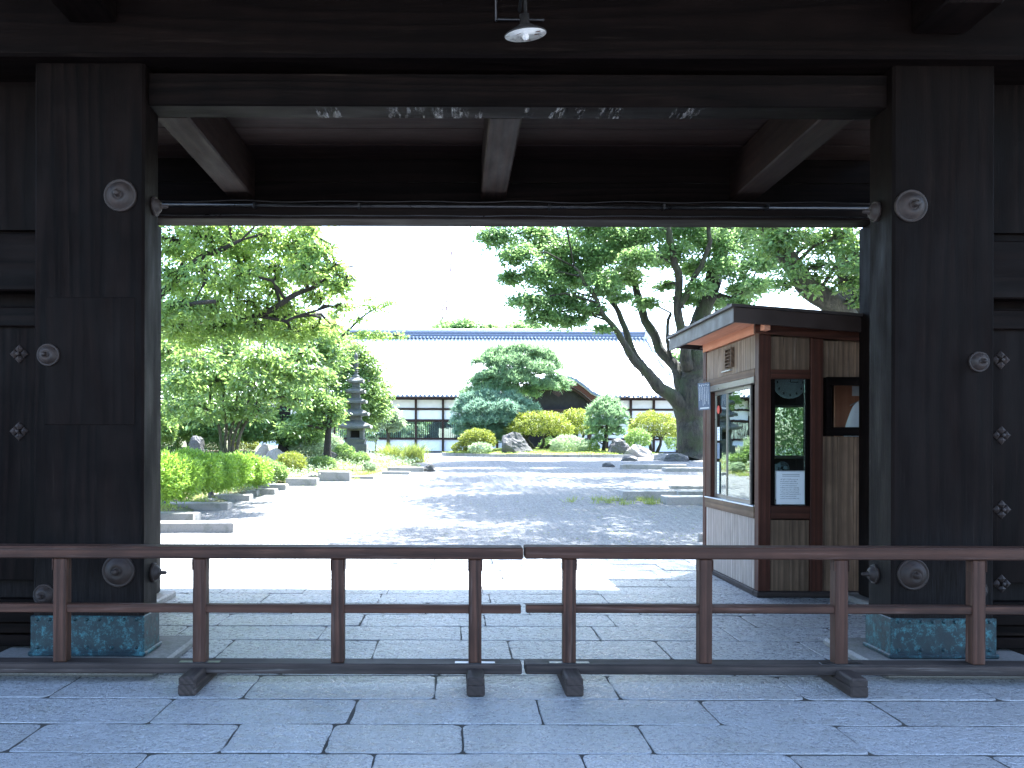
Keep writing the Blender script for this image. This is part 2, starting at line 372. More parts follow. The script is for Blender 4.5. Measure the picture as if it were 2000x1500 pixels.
def slab(x0, x1, y0, y1, z, rng):
    g = .0045; x0 += g; x1 -= g; y0 += .0095; y1 -= .0095
    k = max(3, int((x1-x0)/.13)); q = 4; rim = []
    jb = lambda: rng.uniform(-.004, .009)*rng.choice((.4, 1, 1))
    cr = rng.uniform(.015, .055)
    def c(ax, ay, sx, sy): return [(ax+sx*cr, ay+jb()*.5), (ax+sx*cr*.3, ay+sy*cr*.3), (ax+jb()*.5, ay+sy*cr)]
    rim += c(x0, y0, 1, 1)[::-1]
    rim += [(x0+(x1-x0)*i/k, y0+jb()) for i in range(1, k)]
    rim += c(x1, y0, -1, 1)
    rim += [(x1+jb(), y0+(y1-y0)*i/q) for i in range(1, q)]
    rim += c(x1, y1, -1, -1)[::-1]
    rim += [(x1-(x1-x0)*i/k, y1+jb()) for i in range(1, k)]
    rim += c(x0, y1, 1, -1)
    rim += [(x0+jb(), y1-(y1-y0)*i/q) for i in range(1, q)]
    m = len(rim); cx, cy = (x0+x1)/2, (y0+y1)/2; tx, ty = rng.uniform(-.004, .004), rng.uniform(-.003, .003)
    def inset(p, d):
        return (p[0]-math.copysign(min(d, abs(p[0]-cx)), p[0]-cx), p[1]-math.copysign(min(d, abs(p[1]-cy)), p[1]-cy))
    V = []
    for d, h in ((0, -.07), (0, -.004), (.003, -.001), (.009, 0)):
        for p in rim:
            a = inset(p, d); V.append((a[0], a[1], z+h+(a[0]-cx)*tx+(a[1]-cy)*ty))
    F = [(r*m+i, r*m+(i+1) % m, (r+1)*m+(i+1) % m, (r+1)*m+i) for r in range(3) for i in range(m)]
    F.append(tuple(range(3*m, 4*m)))
    mb = MB(); mb.add(V, F); return mb
for a, b in zip(edges[:-1], edges[1:]):
    mid = (a+b)/2
    js = [(px-CX)*mid/FOC for px in known.get(a, [])]
    if not js: js = [rs.uniform(-.5, .5)]
    js.sort()
    while js[-1] < (6.4 if mid > 1 else 4): js.append(js[-1]+rs.uniform(.75, 1.25))
    while js[0] > (-5.6 if mid > 1 else -4): js.insert(0, js[0]-rs.uniform(.75, 1.25))
    for x0, x1 in zip(js[:-1], js[1:]):
        part(slab(x0, x1, a, b, rs.uniform(-.003, .003), rs), 'paving_stone', M['granite'], pav)

# raised garden bed on the left
def Xb(Y):
    pts = [(12.6, -5.6), (14, -5.6), (18, -5.25), (21, -4.95), (23, -4.6), (25, -4.0), (26, -3.4), (29, -1.9), (31, -1.05), (32.5, -1.4), (34, -3), (38, -4.2), (60, -7.3), (64, -7.6)]
    for (a, p), (b, q) in zip(pts[:-1], pts[1:]):
        if a <= Y <= b: return p+(q-p)*(Y-a)/(b-a)
    return pts[-1][1]
V = []; F = []; yy = [12.6+i*.7 for i in range(72)]; K = 14
for y in yy:
    xb = Xb(y)
    for k in range(K):
        d = (k/(K-1))**2*40; x = xb-d
        h = -.02 if k == 0 else .03+min(.5, d*.09)+.06*mnoise.noise(Vector((x*.5, y*.5, 3)))
        V.append((x, y, gz(y)+h))
for j in range(len(yy)-1):
    for k in range(K-1): F.append((j*K+k, j*K+k+1, (j+1)*K+k+1, (j+1)*K+k))
bed = D.objects.new('garden_bed', mesh_from(V, F, 'garden_bed', M['soil'], True)); link(bed, None, (0, 0, 0)); bed['kind'] = 'structure'
def bedz(x, y):
    d = max(0, Xb(y)-x); return gz(y)+.03+min(.5, d*.09)

# island lawn with a curved kerb
IC = Vector((5.0, 46.5, gz(46))); IRX, IRY = 5.6, 7.4
mb = MB(); N_ = 64; V = []; F = []
for r_, h in ((0, .42), (.35, .38), (.7, .27), (.93, .15), (.985, .13)):
    for k in range(N_):
        q = 2*math.pi*k/N_; V.append((IC.x+IRX*r_*math.cos(q), IC.y+IRY*r_*math.sin(q), IC.z+h+.02*mnoise.noise(Vector((r_*9, q*3, 1)))))
for i in range(4):
    for k in range(N_): F.append((i*N_+k, i*N_+(k+1) % N_, (i+1)*N_+(k+1) % N_, (i+1)*N_+k))
lawn = D.objects.new('lawn', mesh_from(V, F, 'lawn', M['lawn'], True)); link(lawn, None, (0, 0, 0)); lawn['kind'] = 'structure'
def lawnz(x, y):
    r_ = min(1, math.hypot((x-IC.x)/IRX, (y-IC.y)/IRY)); return IC.z+.42-.29*r_*r_
for k in range(0, N_, 1):
    q0, q1 = 2*math.pi*k/N_, 2*math.pi*(k+.97)/N_
    if math.sin((q0+q1)/2) > .55: continue
    poly = [(IC.x+(IRX+o)*math.cos(q), IC.y+(IRY+o)*math.sin(q), IC.z-.1) for q, o in ((q0, 0), (q1, 0), (q1, .13), (q0, .13))]
    part(MB().prism(poly, (0, 0, .25+rs.uniform(-.01, .01))), 'kerb_stone', M['kerb'], lawn)

# ================================================================== THE GATE
gate = thing('wooden_gate', (.42, 6.3, 0), 'massive dark timber gateway with thick square posts framing the garden view', 'gate')
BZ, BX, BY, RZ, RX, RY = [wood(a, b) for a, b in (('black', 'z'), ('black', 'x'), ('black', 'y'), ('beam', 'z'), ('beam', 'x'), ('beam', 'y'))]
def boss_mesh(r):
    mb = MB(); mb.lathe([(r, 0), (r, .012), (r*.97, .020), (r*.90, .022), (r*.86, .014), (r*.82, .016), (r*.70, .036), (r*.5, .050), (r*.32, .056), (r*.30, .050), (r*.20, .052), (r*.19, .085), (r*.15, .098), (r*.06, .102)], 28, (0, 0, 0), 'y')
    return mb
def boss(par, x, y, z, r, side=None):
    if side is None:
        o = boss_mesh(r); o.v = [(a+x, b+y, c+z) for a, b, c in o.v]
    else:
        o = boss_mesh(r); o.v = [(x+side*(-b), y+a, z+c) for a, b, c in o.v]
    return part(o, 'nail_cover', M['boss'], par, smooth=True)
YF = 6.12; S = YF/FOC
def pz(py, Y=YF): return EYE+(HY-py)*Y/FOC
def px_(px, Y=YF): return (px-CX)*Y/FOC
for x0, x1, yb, lbl in ((-2.97, -2.196, 6.42, None), (3.07, 3.79, 6.48, None)):
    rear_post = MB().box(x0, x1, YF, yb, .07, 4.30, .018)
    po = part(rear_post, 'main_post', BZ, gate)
    e = .012
    # stone base, copper shoe with studs
    part(MB().box(x0-.30, x1+.20 if x0 < 0 else x1+.3, 5.80, 6.80, -.005, .062, .02) if x0 < 0 else MB().box(x0-.20, x1+.3, 5.80, 6.80, -.005, .062, .02), 'stone_base', M['plinth'], gate)
    sh = part(MB().box(x0-e, x1+e, YF-e, yb+e, .066, .345, .006).box(x0-e-.014, x1+e+.014, YF-e-.014, yb+e+.014, .064, .096, .008), 'copper_shoe', M['copper'], po)
    k = 9
    for i in range(k):
        for zz in ((.322,) if i % 2 else (.322, .125)):
            xx = x0+.04+(x1-x0-.08)*i/(k-1)
            mb = MB().lathe([(.013, 0), (.013, .003), (.008, .009), (.002, .011)], 10, (xx, YF-e-.001, zz), 'y')
            o = part(mb, 'stud', M['copper'], po, smooth=True)
for par_i, items in ((0, [(231, 382, 32), (91, 695, 22), (230, 1118, 32), (85, 1166, 22)]), (1, [(1781, 398, 32), (1915, 703, 20), (1787, 1120, 31), (1915, 1150, 18)])):
    par = [o for o in gate.children if o.name.startswith('main_post')][par_i]
    for x, y, r in items: boss(par, px_(x, YF-.03), YF, pz(y, YF-.03), r*S)
posts = [o for o in gate.children if o.name.startswith('main_post')]
boss(posts[0], -2.196, 6.32, pz(405, 6.32), .07, 1); boss(posts[0], -2.196, 6.32, pz(1120, 6.32), .07, 1)
boss(posts[1], 3.07, 6.36, pz(411, 6.36), .075, -1); boss(posts[1], 3.07, 6.36, pz(1119, 6.36), .07, -1)
part(MB().box(px_(88), px_(263), YF-.004, YF+.01, pz(832), pz(583), .003), 'patch_board', BZ, posts[0])
# beams above
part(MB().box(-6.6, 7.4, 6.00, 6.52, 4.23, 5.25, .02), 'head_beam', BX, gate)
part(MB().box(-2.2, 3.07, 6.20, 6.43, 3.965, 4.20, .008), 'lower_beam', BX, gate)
for x0, x1, z in ((px_(100, 5.75), px_(198, 5.75), pz(12, 5.75)), (px_(1815, 5.75), px_(1925, 5.75), pz(30, 5.75))):
    part(MB().box(x0, x1, 5.55, 5.995, z, z+.35, .015), 'bracket_arm', BY, gate)
for i, (x0, x1) in enumerate(((-2.235, -1.985), (.24, .485), (2.69, 2.95))):
    part(MB().box(x0, x1, 6.435, 8.58, 3.97, 4.375, .012), 'cross_beam', RY, gate)
zc = 4.382
for i in range(5):
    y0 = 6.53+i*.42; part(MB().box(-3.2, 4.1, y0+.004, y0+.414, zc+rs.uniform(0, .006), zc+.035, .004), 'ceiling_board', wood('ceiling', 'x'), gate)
for i in range(2): part(MB().box(-3.4, 4.5, 8.60, 8.66, 3.915+i*.235, 3.915+i*.235+.23, .005), 'rear_panel_board', BX, gate)
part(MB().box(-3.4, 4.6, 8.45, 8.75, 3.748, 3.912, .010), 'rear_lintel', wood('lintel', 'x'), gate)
for x0, x1 in ((-3.30, -2.97), (4.06, 4.39)):
    part(MB().box(x0, x1, 8.42, 8.78, .06, 3.745, .015), 'rear_post', BZ, gate)
    part(MB().box(x0-.12, x1+.12, 8.3, 8.9, -.01, .06, .015), 'stone_base', M['plinth'], gate)
# open door leaves folded back along the inner sides
for x0, x1 in ((-3.06, -2.99), (4.02, 4.09)):
    for k in range(5): part(MB().box(x0, x1, 6.55+k*.37, 6.55+k*.37+.365, .12, 3.70, .006), 'door_board', BZ, gate)
# side bays
def bay(x0, x1, sgn):
    part(MB().box(x0, x1, 6.28, 6.42, pz(570 if sgn < 0 else 580, 6.28), pz(457 if sgn < 0 else 467, 6.28), .01), 'side_rail', BX, gate)
    nb = 4; wd = (x1-x0)/nb
    for i in range(nb):
        part(MB().box(x0+i*wd+.003, x0+(i+1)*wd-.003, 6.40, 6.44, .55, pz(600, 6.4), .004), 'side_board', BZ, gate)
        part(MB().box(x0+i*wd+.003, x0+(i+1)*wd-.003, 6.44, 6.47, pz(450, 6.4), 4.25, .004), 'side_board', BZ, gate)
    part(MB().box(x0, x1, 6.475, 6.50, -.03, 4.28, .004), 'backing_panel', BZ, gate)
    part(MB().box(x0, x1, 6.36, 6.47, pz(640, 6.36), pz(602, 6.36), .008), 'side_batten', BX, gate)
    for i in range(4):
        z0 = .08+i*.085; part(MB().box(x0, x1, 6.34+(i % 2)*.03, 6.47, z0, z0+.078, .006), 'base_rail', BX, gate)
bay(-4.9, -2.975, -1); bay(3.795, 5.9, 1)
def diamond(px, py):
    Y = 6.395; c = Vector((px_(px, Y), Y, pz(py, Y))); r = .073; h = .022
    mb = MB()
    for dx, dz in ((-1, 0), (1, 0), (0, 1), (0, -1)):
        cx, cz = c.x+dx*r*.5, c.z+dz*r*.5; q = r*.46
        mb.add([(cx-q, c.y, cz), (cx, c.y, cz-q), (cx+q, c.y, cz), (cx, c.y, cz+q), (cx-q*.75, c.y-.008, cz), (cx, c.y-.008, cz-q*.75), (cx+q*.75, c.y-.008, cz), (cx, c.y-.008, cz+q*.75), (cx, c.y-h, cz)],
               [(0, 1, 5, 4), (1, 2, 6, 5), (2, 3, 7, 6), (3, 0, 4, 7), (4, 5, 8), (5, 6, 8), (6, 7, 8), (7, 4, 8)])
    mb.lathe([(.016, 0), (.016, .012), (.012, .032), (.004, .036)], 12, c, 'y')
    part(mb, 'diamond_stud', M['boss'], gate)
for q in ((37, 694), (37, 845), (-113, 694), (-113, 845), (1954, 700), (1956, 847), (1957, 992), (1957, 1137), (2105, 700), (2105, 847)): diamond(*q)
# side walls beyond the bays and the tiled gate roof (they shade the passage)
for x0, x1 in ((-14, -4.95), (5.95, 15)):
    part(MB().box(x0, x1, 6.2, 6.75, 0, 3.6, .02), 'boundary_wall', M['plaster'], gate)
for sg in (1, -1):
    ye = 11.35 if sg > 0 else 2.2
    poly = [(-7.2, ye, 4.75), (-7.2, 6.6, 7.4), (-7.2, 6.6, 7.62), (-7.2, ye, 4.93)]
    rf = part(MB().prism(poly, (15.2, 0, 0)), 'roof_slope', M['tile'], gate)
    y_in = 8.85 if sg > 0 else 4.2
    nb = 34
    for i in range(nb):
        x = -7+i*14.8/(nb-1)
        part(MB().prism([(x, ye-sg*.06, 4.66), (x, 6.6, 7.26), (x, 6.6, 7.38), (x, ye-sg*.06, 4.74)], (.09, 0, 0)), 'rafter', BY, gate)
# peeled paper remains under the beam
for i, (a, b) in enumerate(((616, 662), (752, 800), (806, 828), (838, 872), (880, 915), (922, 946), (1018, 1040), (1072, 1106), (1120, 1138), (1165, 1212), (1300, 1370))):
    y0, y1 = 6.215, 6.415; x0, x1 = px_(a, 6.3), px_(b, 6.3); sk = .05 if i == 10 else 0
    mb = MB().quad((x0, y1, 3.962), (x1-sk, y1, 3.962), (x1, y0, 3.962), (x0+sk, y0, 3.962)); part(mb, 'paper_scrap', M['scrap'], gate)

# pipe, cables along the rear lintel
pp = thing('conduit_pipe', (.4, 8.40, 3.9), 'thin metal conduit pipe running along the rear lintel of the gate', 'pipe')
zp = pz(403, 8.40)
part(MB().tube([(-3.3, 8.40, zp+.01), (.3, 8.40, zp), (4.3, 8.40, zp-.01)], .016, 10), 'pipe', M['galv'], pp, smooth=True)
for x in (-1.95, -.94, .9, 2.0, 3.0):
    part(MB().box(x-.012, x+.012, 8.37, 8.45, zp-.024, zp+.024, .003), 'pipe_clip', M['galv'], pp)
for nm, lb, pyy, Y, sg in (('black_cable', 'black cable sagging between clips just above the conduit pipe', 393, 8.36, .012), ('thin_cable', 'thin grey cable along the lower edge of the rear lintel, below the pipe', 421, 8.43, .006)):
    pts = []
    for i in range(61):
        x = -3.3+i*7.6/60; pts.append((x, Y, pz(pyy, Y)+sg*.5*math.sin(i*.85)-sg*.6*abs(math.sin(i*.31))))
    o = part(MB().tube(pts, .0055, 5), nm, M['iron'] if 'black' in nm else M['galv'], None, smooth=True); tag(o, lb, 'cable')

# hanging lamp
lx, ly, lz = (1024-CX)*5.45/FOC, 5.45, pz(67, 5.45)
lamp = thing('hanging_lamp', (lx, ly, lz), 'round white enamel lamp shade hanging under the head beam', 'lamp')
tilt = Matrix.Rotation(R(7), 3, 'X') @ Matrix.Rotation(R(-5), 3, 'Y')
def tl(mb, c=(lx, ly, lz)): mb.v = [tuple(tilt @ Vector(p)+Vector(c)) for p in mb.v]; return mb
mb = MB().lathe([(.132, -.002), (.134, .002), (.12, .012), (.06, .045), (.03, .065), (.03, .12), (.015, .125)], 36); part(tl(mb), 'lamp_shade', M['iron'], lamp, smooth=True)
mb = MB().lathe([(.129, -.0035), (.10, .006), (.05, .020), (.01, .022)], 36); part(tl(mb), 'shade_lining', M['white'], lamp, smooth=True)
mb = MB().lathe([(.012, .018), (.016, .005), (.024, -.012), (.018, -.028), (.004, -.034)], 16); part(tl(mb), 'bulb', M['white'], lamp, smooth=True)
for k in range(5):
    q = k*1.9; rr = .07+.03*math.sin(k*5); cx, cy = rr*math.cos(q), rr*math.sin(q)
    mb = MB().add([(cx+.018*math.cos(t*.9+k)*(1+.4*math.sin(3*t)), cy+.014*math.sin(t*.9), -.0045) for t in range(7)], [tuple(range(7))]); part(tl(mb), 'rust_spot', M['rust'], lamp)
part(MB().tube([(lx, ly, lz+.11), (lx, ly+.01, lz+.30), (lx, ly+.25, lz+.42), (lx, 5.99, lz+.42)], .012, 8), 'stem', M['dark'], lamp, smooth=True)
part(MB().tube([(px_(967, 5.9), 5.96, 4.95), (px_(967, 5.9), 5.96, pz(33, 5.9)), (px_(971, 5.9), 5.96, pz(29, 5.9)), (px_(1062, 5.9), 5.96, pz(30, 5.9))], .009, 8), 'conduit', M['galv'], lamp, smooth=True)

# ================================================================== BARRIERS
QX, QZ, QY, FY = wood('rail', 'x'), wood('rail', 'z'), wood('rail', 'y'), wood('worn', 'y')
YB = 5.62; sB = YB/FOC
def barrier(pxs, x_end0, x_end1, label, feet, jz=0.0, yaw=0):
    X0, X1 = (x_end0-CX)*sB, (x_end1-CX)*sB
    root = thing('wooden_barrier', ((X0+X1)/2, YB+.06, 0), label, 'barrier', 'low wooden barriers closing the gateway')
    part(MB().box(X0, X1, YB-.02, YB+.13, .816+jz, .893+jz, .007), 'top_rail', QX, root)
    part(MB().box(X0+.01, X1-.01, YB+.01, YB+.07, .462+jz, .516+jz, .005), 'middle_rail', QX, root)
    part(MB().box(X0+.005, X1-.005, YB-.02, YB+.13, .075, .142, .008), 'bottom_rail', wood('worn', 'x'), root)
    for i, p in enumerate(pxs):
        x = (p-CX)*sB; hw = .0415
        pt = part(MB().box(x-hw, x+hw, YB-.003, YB+.085, .144, .814+jz, .005), 'post', QZ, root)
        for sg in (-1, 1): part(MB().box(x+sg*(hw+.0025)-.002, x+sg*(hw+.0025)+.002, YB-.008, YB+.07, .74+jz, .812+jz, .002), 'corner_block', QZ, pt)
        if i in feet:
            part(MB().box(x-.056, x+.056, 5.36, 6.02, 0.0, .072, .01).box(x-.054, x+.054, 5.362, YB-.024, .060, .118, .012), 'foot', FY, root)
            part(MB().box(x-.13, x+.13, YB-.012, YB+.04, .1425, .147, .001), 'metal_plate', M['galv'], root)
    root.rotation_euler.z = yaw
    return root
barrier([-153, 117, 390, 660, 929], -247, 1022, 'low dark wooden barrier on the left, with its end at the gap in the middle', (0, 2, 4), 0)
barrier([1114, 1380, 1645, 1913, 2181], 1026, 2275, 'low dark wooden barrier on the right, in front of the ticket booth', (0, 2, 4), .004, R(-.25))

# ================================================================== TICKET BOOTH
bx0, bx1, by0, by1 = 3.11, 5.35, 8.93, 10.93
booth = thing('ticket_booth', ((bx0+bx1)/2, (by0+by1)/2, 0), 'small wooden ticket booth with sliding windows and a dark sheet roof', 'booth')
CZ, RDZ, RDX, RDY, SOF = wood('cedar', 'z'), wood('red', 'z'), wood('red', 'x'), wood('red', 'y'), wood('soffit', 'y')
WY, WZ = wood('worn', 'y'), wood('worn', 'z')
T = .10
def fx(px): return (px-CX)*by0/FOC
def fz(py): return EYE+(HY-py)*by0/FOC
ZT = 2.74
part(MB().box(bx0-.02, bx1+.02, by0-.02, by0+.10, .0, .062, .01), 'base_beam', wood('worn', 'x'), booth)
part(MB().box(bx0-.02, bx0+.10, by0+.105, by1, .0, .062, .01), 'base_beam', WY, booth)
part(MB().box(bx0+.105, bx1+.02, by1-.1, by1, .0, .062, .01), 'base_beam', wood('worn', 'x'), booth)
for (x0, x1, y0, y1) in ((bx0-.005, fx(1505), by0-.008, by0+.115), (bx0-.005, bx0+.115, by1-.12, by1+.005), (fx(1583), fx(1607), by0-.008, by0+.10), (bx1-.12, bx1+.005, by0-.008, by0+.11), (bx1-.12, bx1+.005, by1-.12, by1+.005)):
    part(MB().box(x0, x1, y0, y1, .064, ZT-(x0-bx0)*.05, .006), 'corner_post', RDZ, booth)
# front boards
def boards_x(x0, x1, y, z0, z1, wd=.118, par=booth, th=.016, m=None):
    k = max(1, round((x1-x0)/wd)); wd = (x1-x0)/k
    for i in range(k): part(MB().box(x0+i*wd+.0015, x0+(i+1)*wd-.0015, y, y+th, z0, z1, .003), 'board', m or CZ, par)
CZ2 = wood('pale_cedar', 'z')
def boards_y(y0, y1, x, z0, z1, wd=.118, th=.016, m=None):
    k = max(1, round((y1-y0)/wd)); wd = (y1-y0)/k
    for i in range(k): part(MB().box(x, x+th, y0+i*wd+.0015, y0+(i+1)*wd-.0015, z0, z1, .003), 'board', m or CZ, booth)
a0, a1 = fx(1505)+.002, fx(1583)-.002; b0, b1 = fx(1607)+.002, bx1-.122
yf = by0+.022
boards_x(a0, a1, yf, .064, fz(1014), .20); boards_x(a0, a1, yf, fz(720), ZT-.06, .13)
boards_x(b0, b1, yf, .064, fz(850), .17); boards_x(b0, b1, yf, fz(735), ZT-.1, .17)
part(MB().box(a0, a1, by0-.004, by0+.08, fz(738), fz(720), .004), 'window_head', RDX, booth)
part(MB().box(a0, a1, by0-.002, by0+.08, fz(1012), fz(986), .004), 'window_sill', RDX, booth)
part(MB().box(a0, a0+.045, by0+.004, by0+.07, fz(986)+.002, fz(738)-.002, .003), 'window_jamb', wood('black', 'z'), booth)
part(MB().box(a1-.045, a1, by0+.004, by0+.07, fz(986)+.002, fz(738)-.002, .003), 'window_jamb', wood('black', 'z'), booth)
part(MB().box(a0+.047, a1-.047, by0+.03, by0+.036, fz(986)+.002, fz(738)-.002, .001), 'window_pane', M['glass'], booth)
# open hatch with black frame on the right
h0, h1 = fx(1614), fx(1730)
fm = part(MB().box(h0, h1, by0-.012, by0+.07, fz(750), fz(734), .003).box(h0, h1, by0-.012, by0+.07, fz(849), fz(832), .003).box(h0, h0+.05, by0-.011, by0+.069, fz(832), fz(750), .003).box(h1-.05, h1, by0-.011, by0+.069, fz(832), fz(750), .003), 'hatch_frame', wood('black', 'x'), booth)
boards_x(h1+.002, b1, yf, fz(850)+.002, fz(735)-.002, .17)
# left side wall: boards below the sill, sill, sliding window, header, boards above, louvre
SZ0, SZ1 = .80, .93; HZ0, HZ1 = 2.21, 2.36
ya, yb_ = by0+.117, by1-.122
boards_y(ya, yb_, bx0+.004, .064, SZ0-.002, .105, m=wood('paler', 'z')); boards_y(ya, yb_, bx0+.004, HZ1+.002, ZT-.03, .16, m=CZ2)
part(MB().box(bx0-.012, bx0+.09, ya, yb_, SZ0, SZ1-.014, .005), 'window_sill', wood('cedar', 'y'), booth)
part(MB().box(bx0-.022, bx0+.09, ya, yb_, SZ1-.012, SZ1, .003), 'sill_rail', M['alubright'], booth)
part(MB().box(bx0-.008, bx0+.09, ya, yb_, HZ0+.07, HZ1, .005), 'window_head', wood('cedar', 'y'), booth)
part(MB().box(bx0-.016, bx0+.085, ya, yb_, HZ0, HZ0+.068, .004), 'window_track', M['alu'], booth)
yL0, yL1, yM0, yM1 = 10.02, 10.50, 9.25, 10.08
def sash(y0, y1, x, glass=True):
    f = part(MB().box(x, x+.022, y0, y0+.032, SZ1+.002, HZ0-.002, .002).box(x, x+.022, y1-.032, y1, SZ1+.002, HZ0-.002, .002).box(x+.001, x+.021, y0+.032, y1-.032, SZ1+.002, SZ1+.05, .002).box(x+.001, x+.021, y0+.032, y1-.032, HZ0-.045, HZ0-.002, .002), 'sliding_sash', M['alu'], booth)
    part(MB().box(x+.009, x+.013, y0+.032, y1-.032, SZ1+.05, HZ0-.045, .001), 'pane', M['glass'], f)
    return f
sash(yM0, yM1, bx0+.022); sash(yL0, yL1+.12, bx0+.048)
part(MB().box(bx0+.0, bx0+.09, yL1+.12, yb_, SZ1+.002, HZ0-.002, .003), 'window_jamb', RDZ, booth)
lv = part(MB().box(bx0-.035, bx0+.003, 9.73, 9.75, 2.44, 2.66, .002).box(bx0-.035, bx0+.003, 9.95, 9.97, 2.44, 2.66, .002).box(bx0-.035, bx0+.003, 9.751, 9.949, 2.642, 2.66, .002).box(bx0-.004, bx0+.002, 9.751, 9.949, 2.44, 2.64, .001), 'louvre_vent', wood('cedar', 'y'), booth)
for k in range(5):
    z = 2.45+k*.038; part(MB().prism([(bx0-.036, 9.752, z), (bx0-.036, 9.752, z+.006), (bx0-.006, 9.752, z+.034), (bx0-.006, 9.752, z+.028)], (0, .196, 0)), 'slat', wood('cedar', 'y'), lv)
part(MB().box(bx0-.03, bx0+.003, 9.80, 10.12, 2.405, 2.415, .002), 'shelf_strip', M['alubright'], booth)
# right, back walls, interior
boards_y(by0+.112, by1-.122, bx1-.02, .064, 2.6, .3)
bw0, bw1, bz0, bz1 = 3.97, 4.50, 1.40, 2.07
Yb = by1-.02
for (x0, x1, z0, z1) in ((bx0+.12, bw0, .064, 2.62), (bw1, bx1-.122, .064, 2.62), (bw0+.001, bw1-.001, .064, bz0), (bw0+.001, bw1-.001, bz1, 2.62)):
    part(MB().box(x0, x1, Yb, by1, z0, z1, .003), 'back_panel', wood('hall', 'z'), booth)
bf = part(MB().box(bw0+.002, bw1-.002, Yb-.012, Yb+.018, bz0+.001, bz0+.035, .002).box(bw0+.002, bw1-.002, Yb-.012, Yb+.018, bz1-.03, bz1-.001, .002).box(bw0+.002, bw0+.03, Yb-.011, Yb+.017, bz0+.036, bz1-.031, .002).box(bw1-.03, bw1-.002, Yb-.011, Yb+.017, bz0+.036, bz1-.031, .002), 'back_window', M['alubright'], booth)
part(MB().box(bw0+.03, bw1-.03, Yb, Yb+.004, bz0+.035, bz1-.03, .001), 'pane', M['glass'], bf)
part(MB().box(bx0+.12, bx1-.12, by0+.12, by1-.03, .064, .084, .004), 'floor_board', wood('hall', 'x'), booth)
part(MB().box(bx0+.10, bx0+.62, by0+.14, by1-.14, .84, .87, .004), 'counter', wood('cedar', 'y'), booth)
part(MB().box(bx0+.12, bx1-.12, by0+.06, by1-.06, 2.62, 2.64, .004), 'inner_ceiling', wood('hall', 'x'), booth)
# roof: slopes down to the right
rx0, rx1, ry0, ry1 = 2.78, 5.75, 8.72, 11.35
zl = lambda x: 2.84-(x-rx0)*.075
def slope(x0, x1, y0, y1, d0, d1):
    return MB().prism([(x0, y0, zl(x0)+d0), (x1, y0, zl(x1)+d0), (x1, y0, zl(x1)+d1), (x0, y0, zl(x0)+d1)], (0, y1-y0, 0))
k = 8; sw = (bx0-.012-rx0-.03)/3
for i in range(3): part(slope(rx0+.03+i*sw, rx0+.03+(i+1)*sw-.003, ry0+.03, ry1-.4, -.0, .015), 'soffit_board', SOF, booth)
part(slope(bx0-.010, bx0+.05, ry0+.03, ry1-.42, -.09, .014), 'wall_plate', wood('soffit', 'y'), booth)
part(slope(bx0+.052, rx1-.02, ry0+.03, ry1-.02, .0, .016), 'soffit_panel', wood('hall', 'x'), booth)
part(slope(bx0-.06, bx1+.05, by0-.06, by0-.012, -.115, -.002), 'front_plate', RDX, booth)
part(slope(rx0, rx1, ry0, ry0+.028, -.045, .105), 'front_fascia', M['fascia'], booth)
part(slope(rx0, rx0+.028, ry0+.03, ry1, -.045, .105), 'side_fascia', M['fascia'], booth)
part(slope(rx0+.03, rx1, ry1-.03, ry1, -.01, .105), 'rear_fascia', M['fascia'], booth)
rf = part(slope(rx0-.03, rx1+.03, ry0-.035, ry1+.03, .107, .135), 'roof_sheet', M['roofmetal'], booth)
for i in range(7):
    y = ry0+.1+i*.41; part(slope(rx0-.03, rx1+.03, y, y+.02, .136, .156), 'roof_seam', M['roofmetal'], booth)

# things in and on the booth ------------------------------------------------
def marks(mb, x0, x1, z0, z1, y, rng, cell, dn=-.0012, vertical=False):
    """clusters of short strokes that read as small print on a sheet facing -Y"""
    zz = z1
    while zz-cell > z0:
        xx = x0
        end = x1-rng.uniform(0, .25)*(x1-x0)
        while xx+cell < end:
            for _ in range(4):
                if rng.random() < .5: a = xx+rng.uniform(.05, .3)*cell; b = a+cell*rng.uniform(.35, .6); c = zz-rng.uniform(.1, .9)*cell; mb.quad((a, y+dn, c), (b, y+dn, c), (b, y+dn, c+cell*.2), (a, y+dn, c+cell*.2))
                else: a = xx+rng.uniform(.1, .8)*cell; c = zz-rng.uniform(.1, .4)*cell; d = c-cell*.5; mb.quad((a, y+dn, d), (a+cell*.18, y+dn, d), (a+cell*.18, y+dn, c), (a, y+dn, c))
            xx += cell*1.12
        zz -= cell*1.75
    return mb
rt = random.Random(5)
# notice in the narrow front window
nt = thing('paper_notice', (3.48, by0+.1, fz(983)), 'white printed notice in a clear holder standing in the narrow front window', 'notice')
x0, x1, z0, z1 = fx(1518), fx(1573), fz(983), fz(919)
part(MB().box(x0-.008, x1+.008, by0+.024, by0+.028, z0-.004, z1+.01, .001), 'holder', M['alubright'], nt)
part(MB().box(x0, x1, by0+.020, by0+.022, z0, z1, .0005), 'sheet', M['paper'], nt)
mb = MB(); Yp = by0+.0190
mb.quad((x0+.06, Yp, z1-.05), (x1-.05, Yp, z1-.05), (x1-.05, Yp, z1-.046), (x0+.06, Yp, z1-.046)).quad((x0+.06, Yp, z1-.032), (x1-.05, Yp, z1-.032), (x1-.05, Yp, z1-.028), (x0+.06, Yp, z1-.028))
marks(mb, x0+.04, x1-.03, z0+.05, z1-.075, by0+.0200, rt, .0125); part(mb, 'print', M['ink'], nt)
o = part(MB().box(fx(1511), fx(1528), by0+.13, by0+.134, fz(980), fz(905), .001), 'side_sheet', M['paper']); tag(o, 'plain white sheet leaning half hidden behind the printed notice', 'paper')
cl = thing('wall_clock', (3.55, 9.5, 2.2), 'large round pale blue wall clock behind the narrow front window', 'clock')
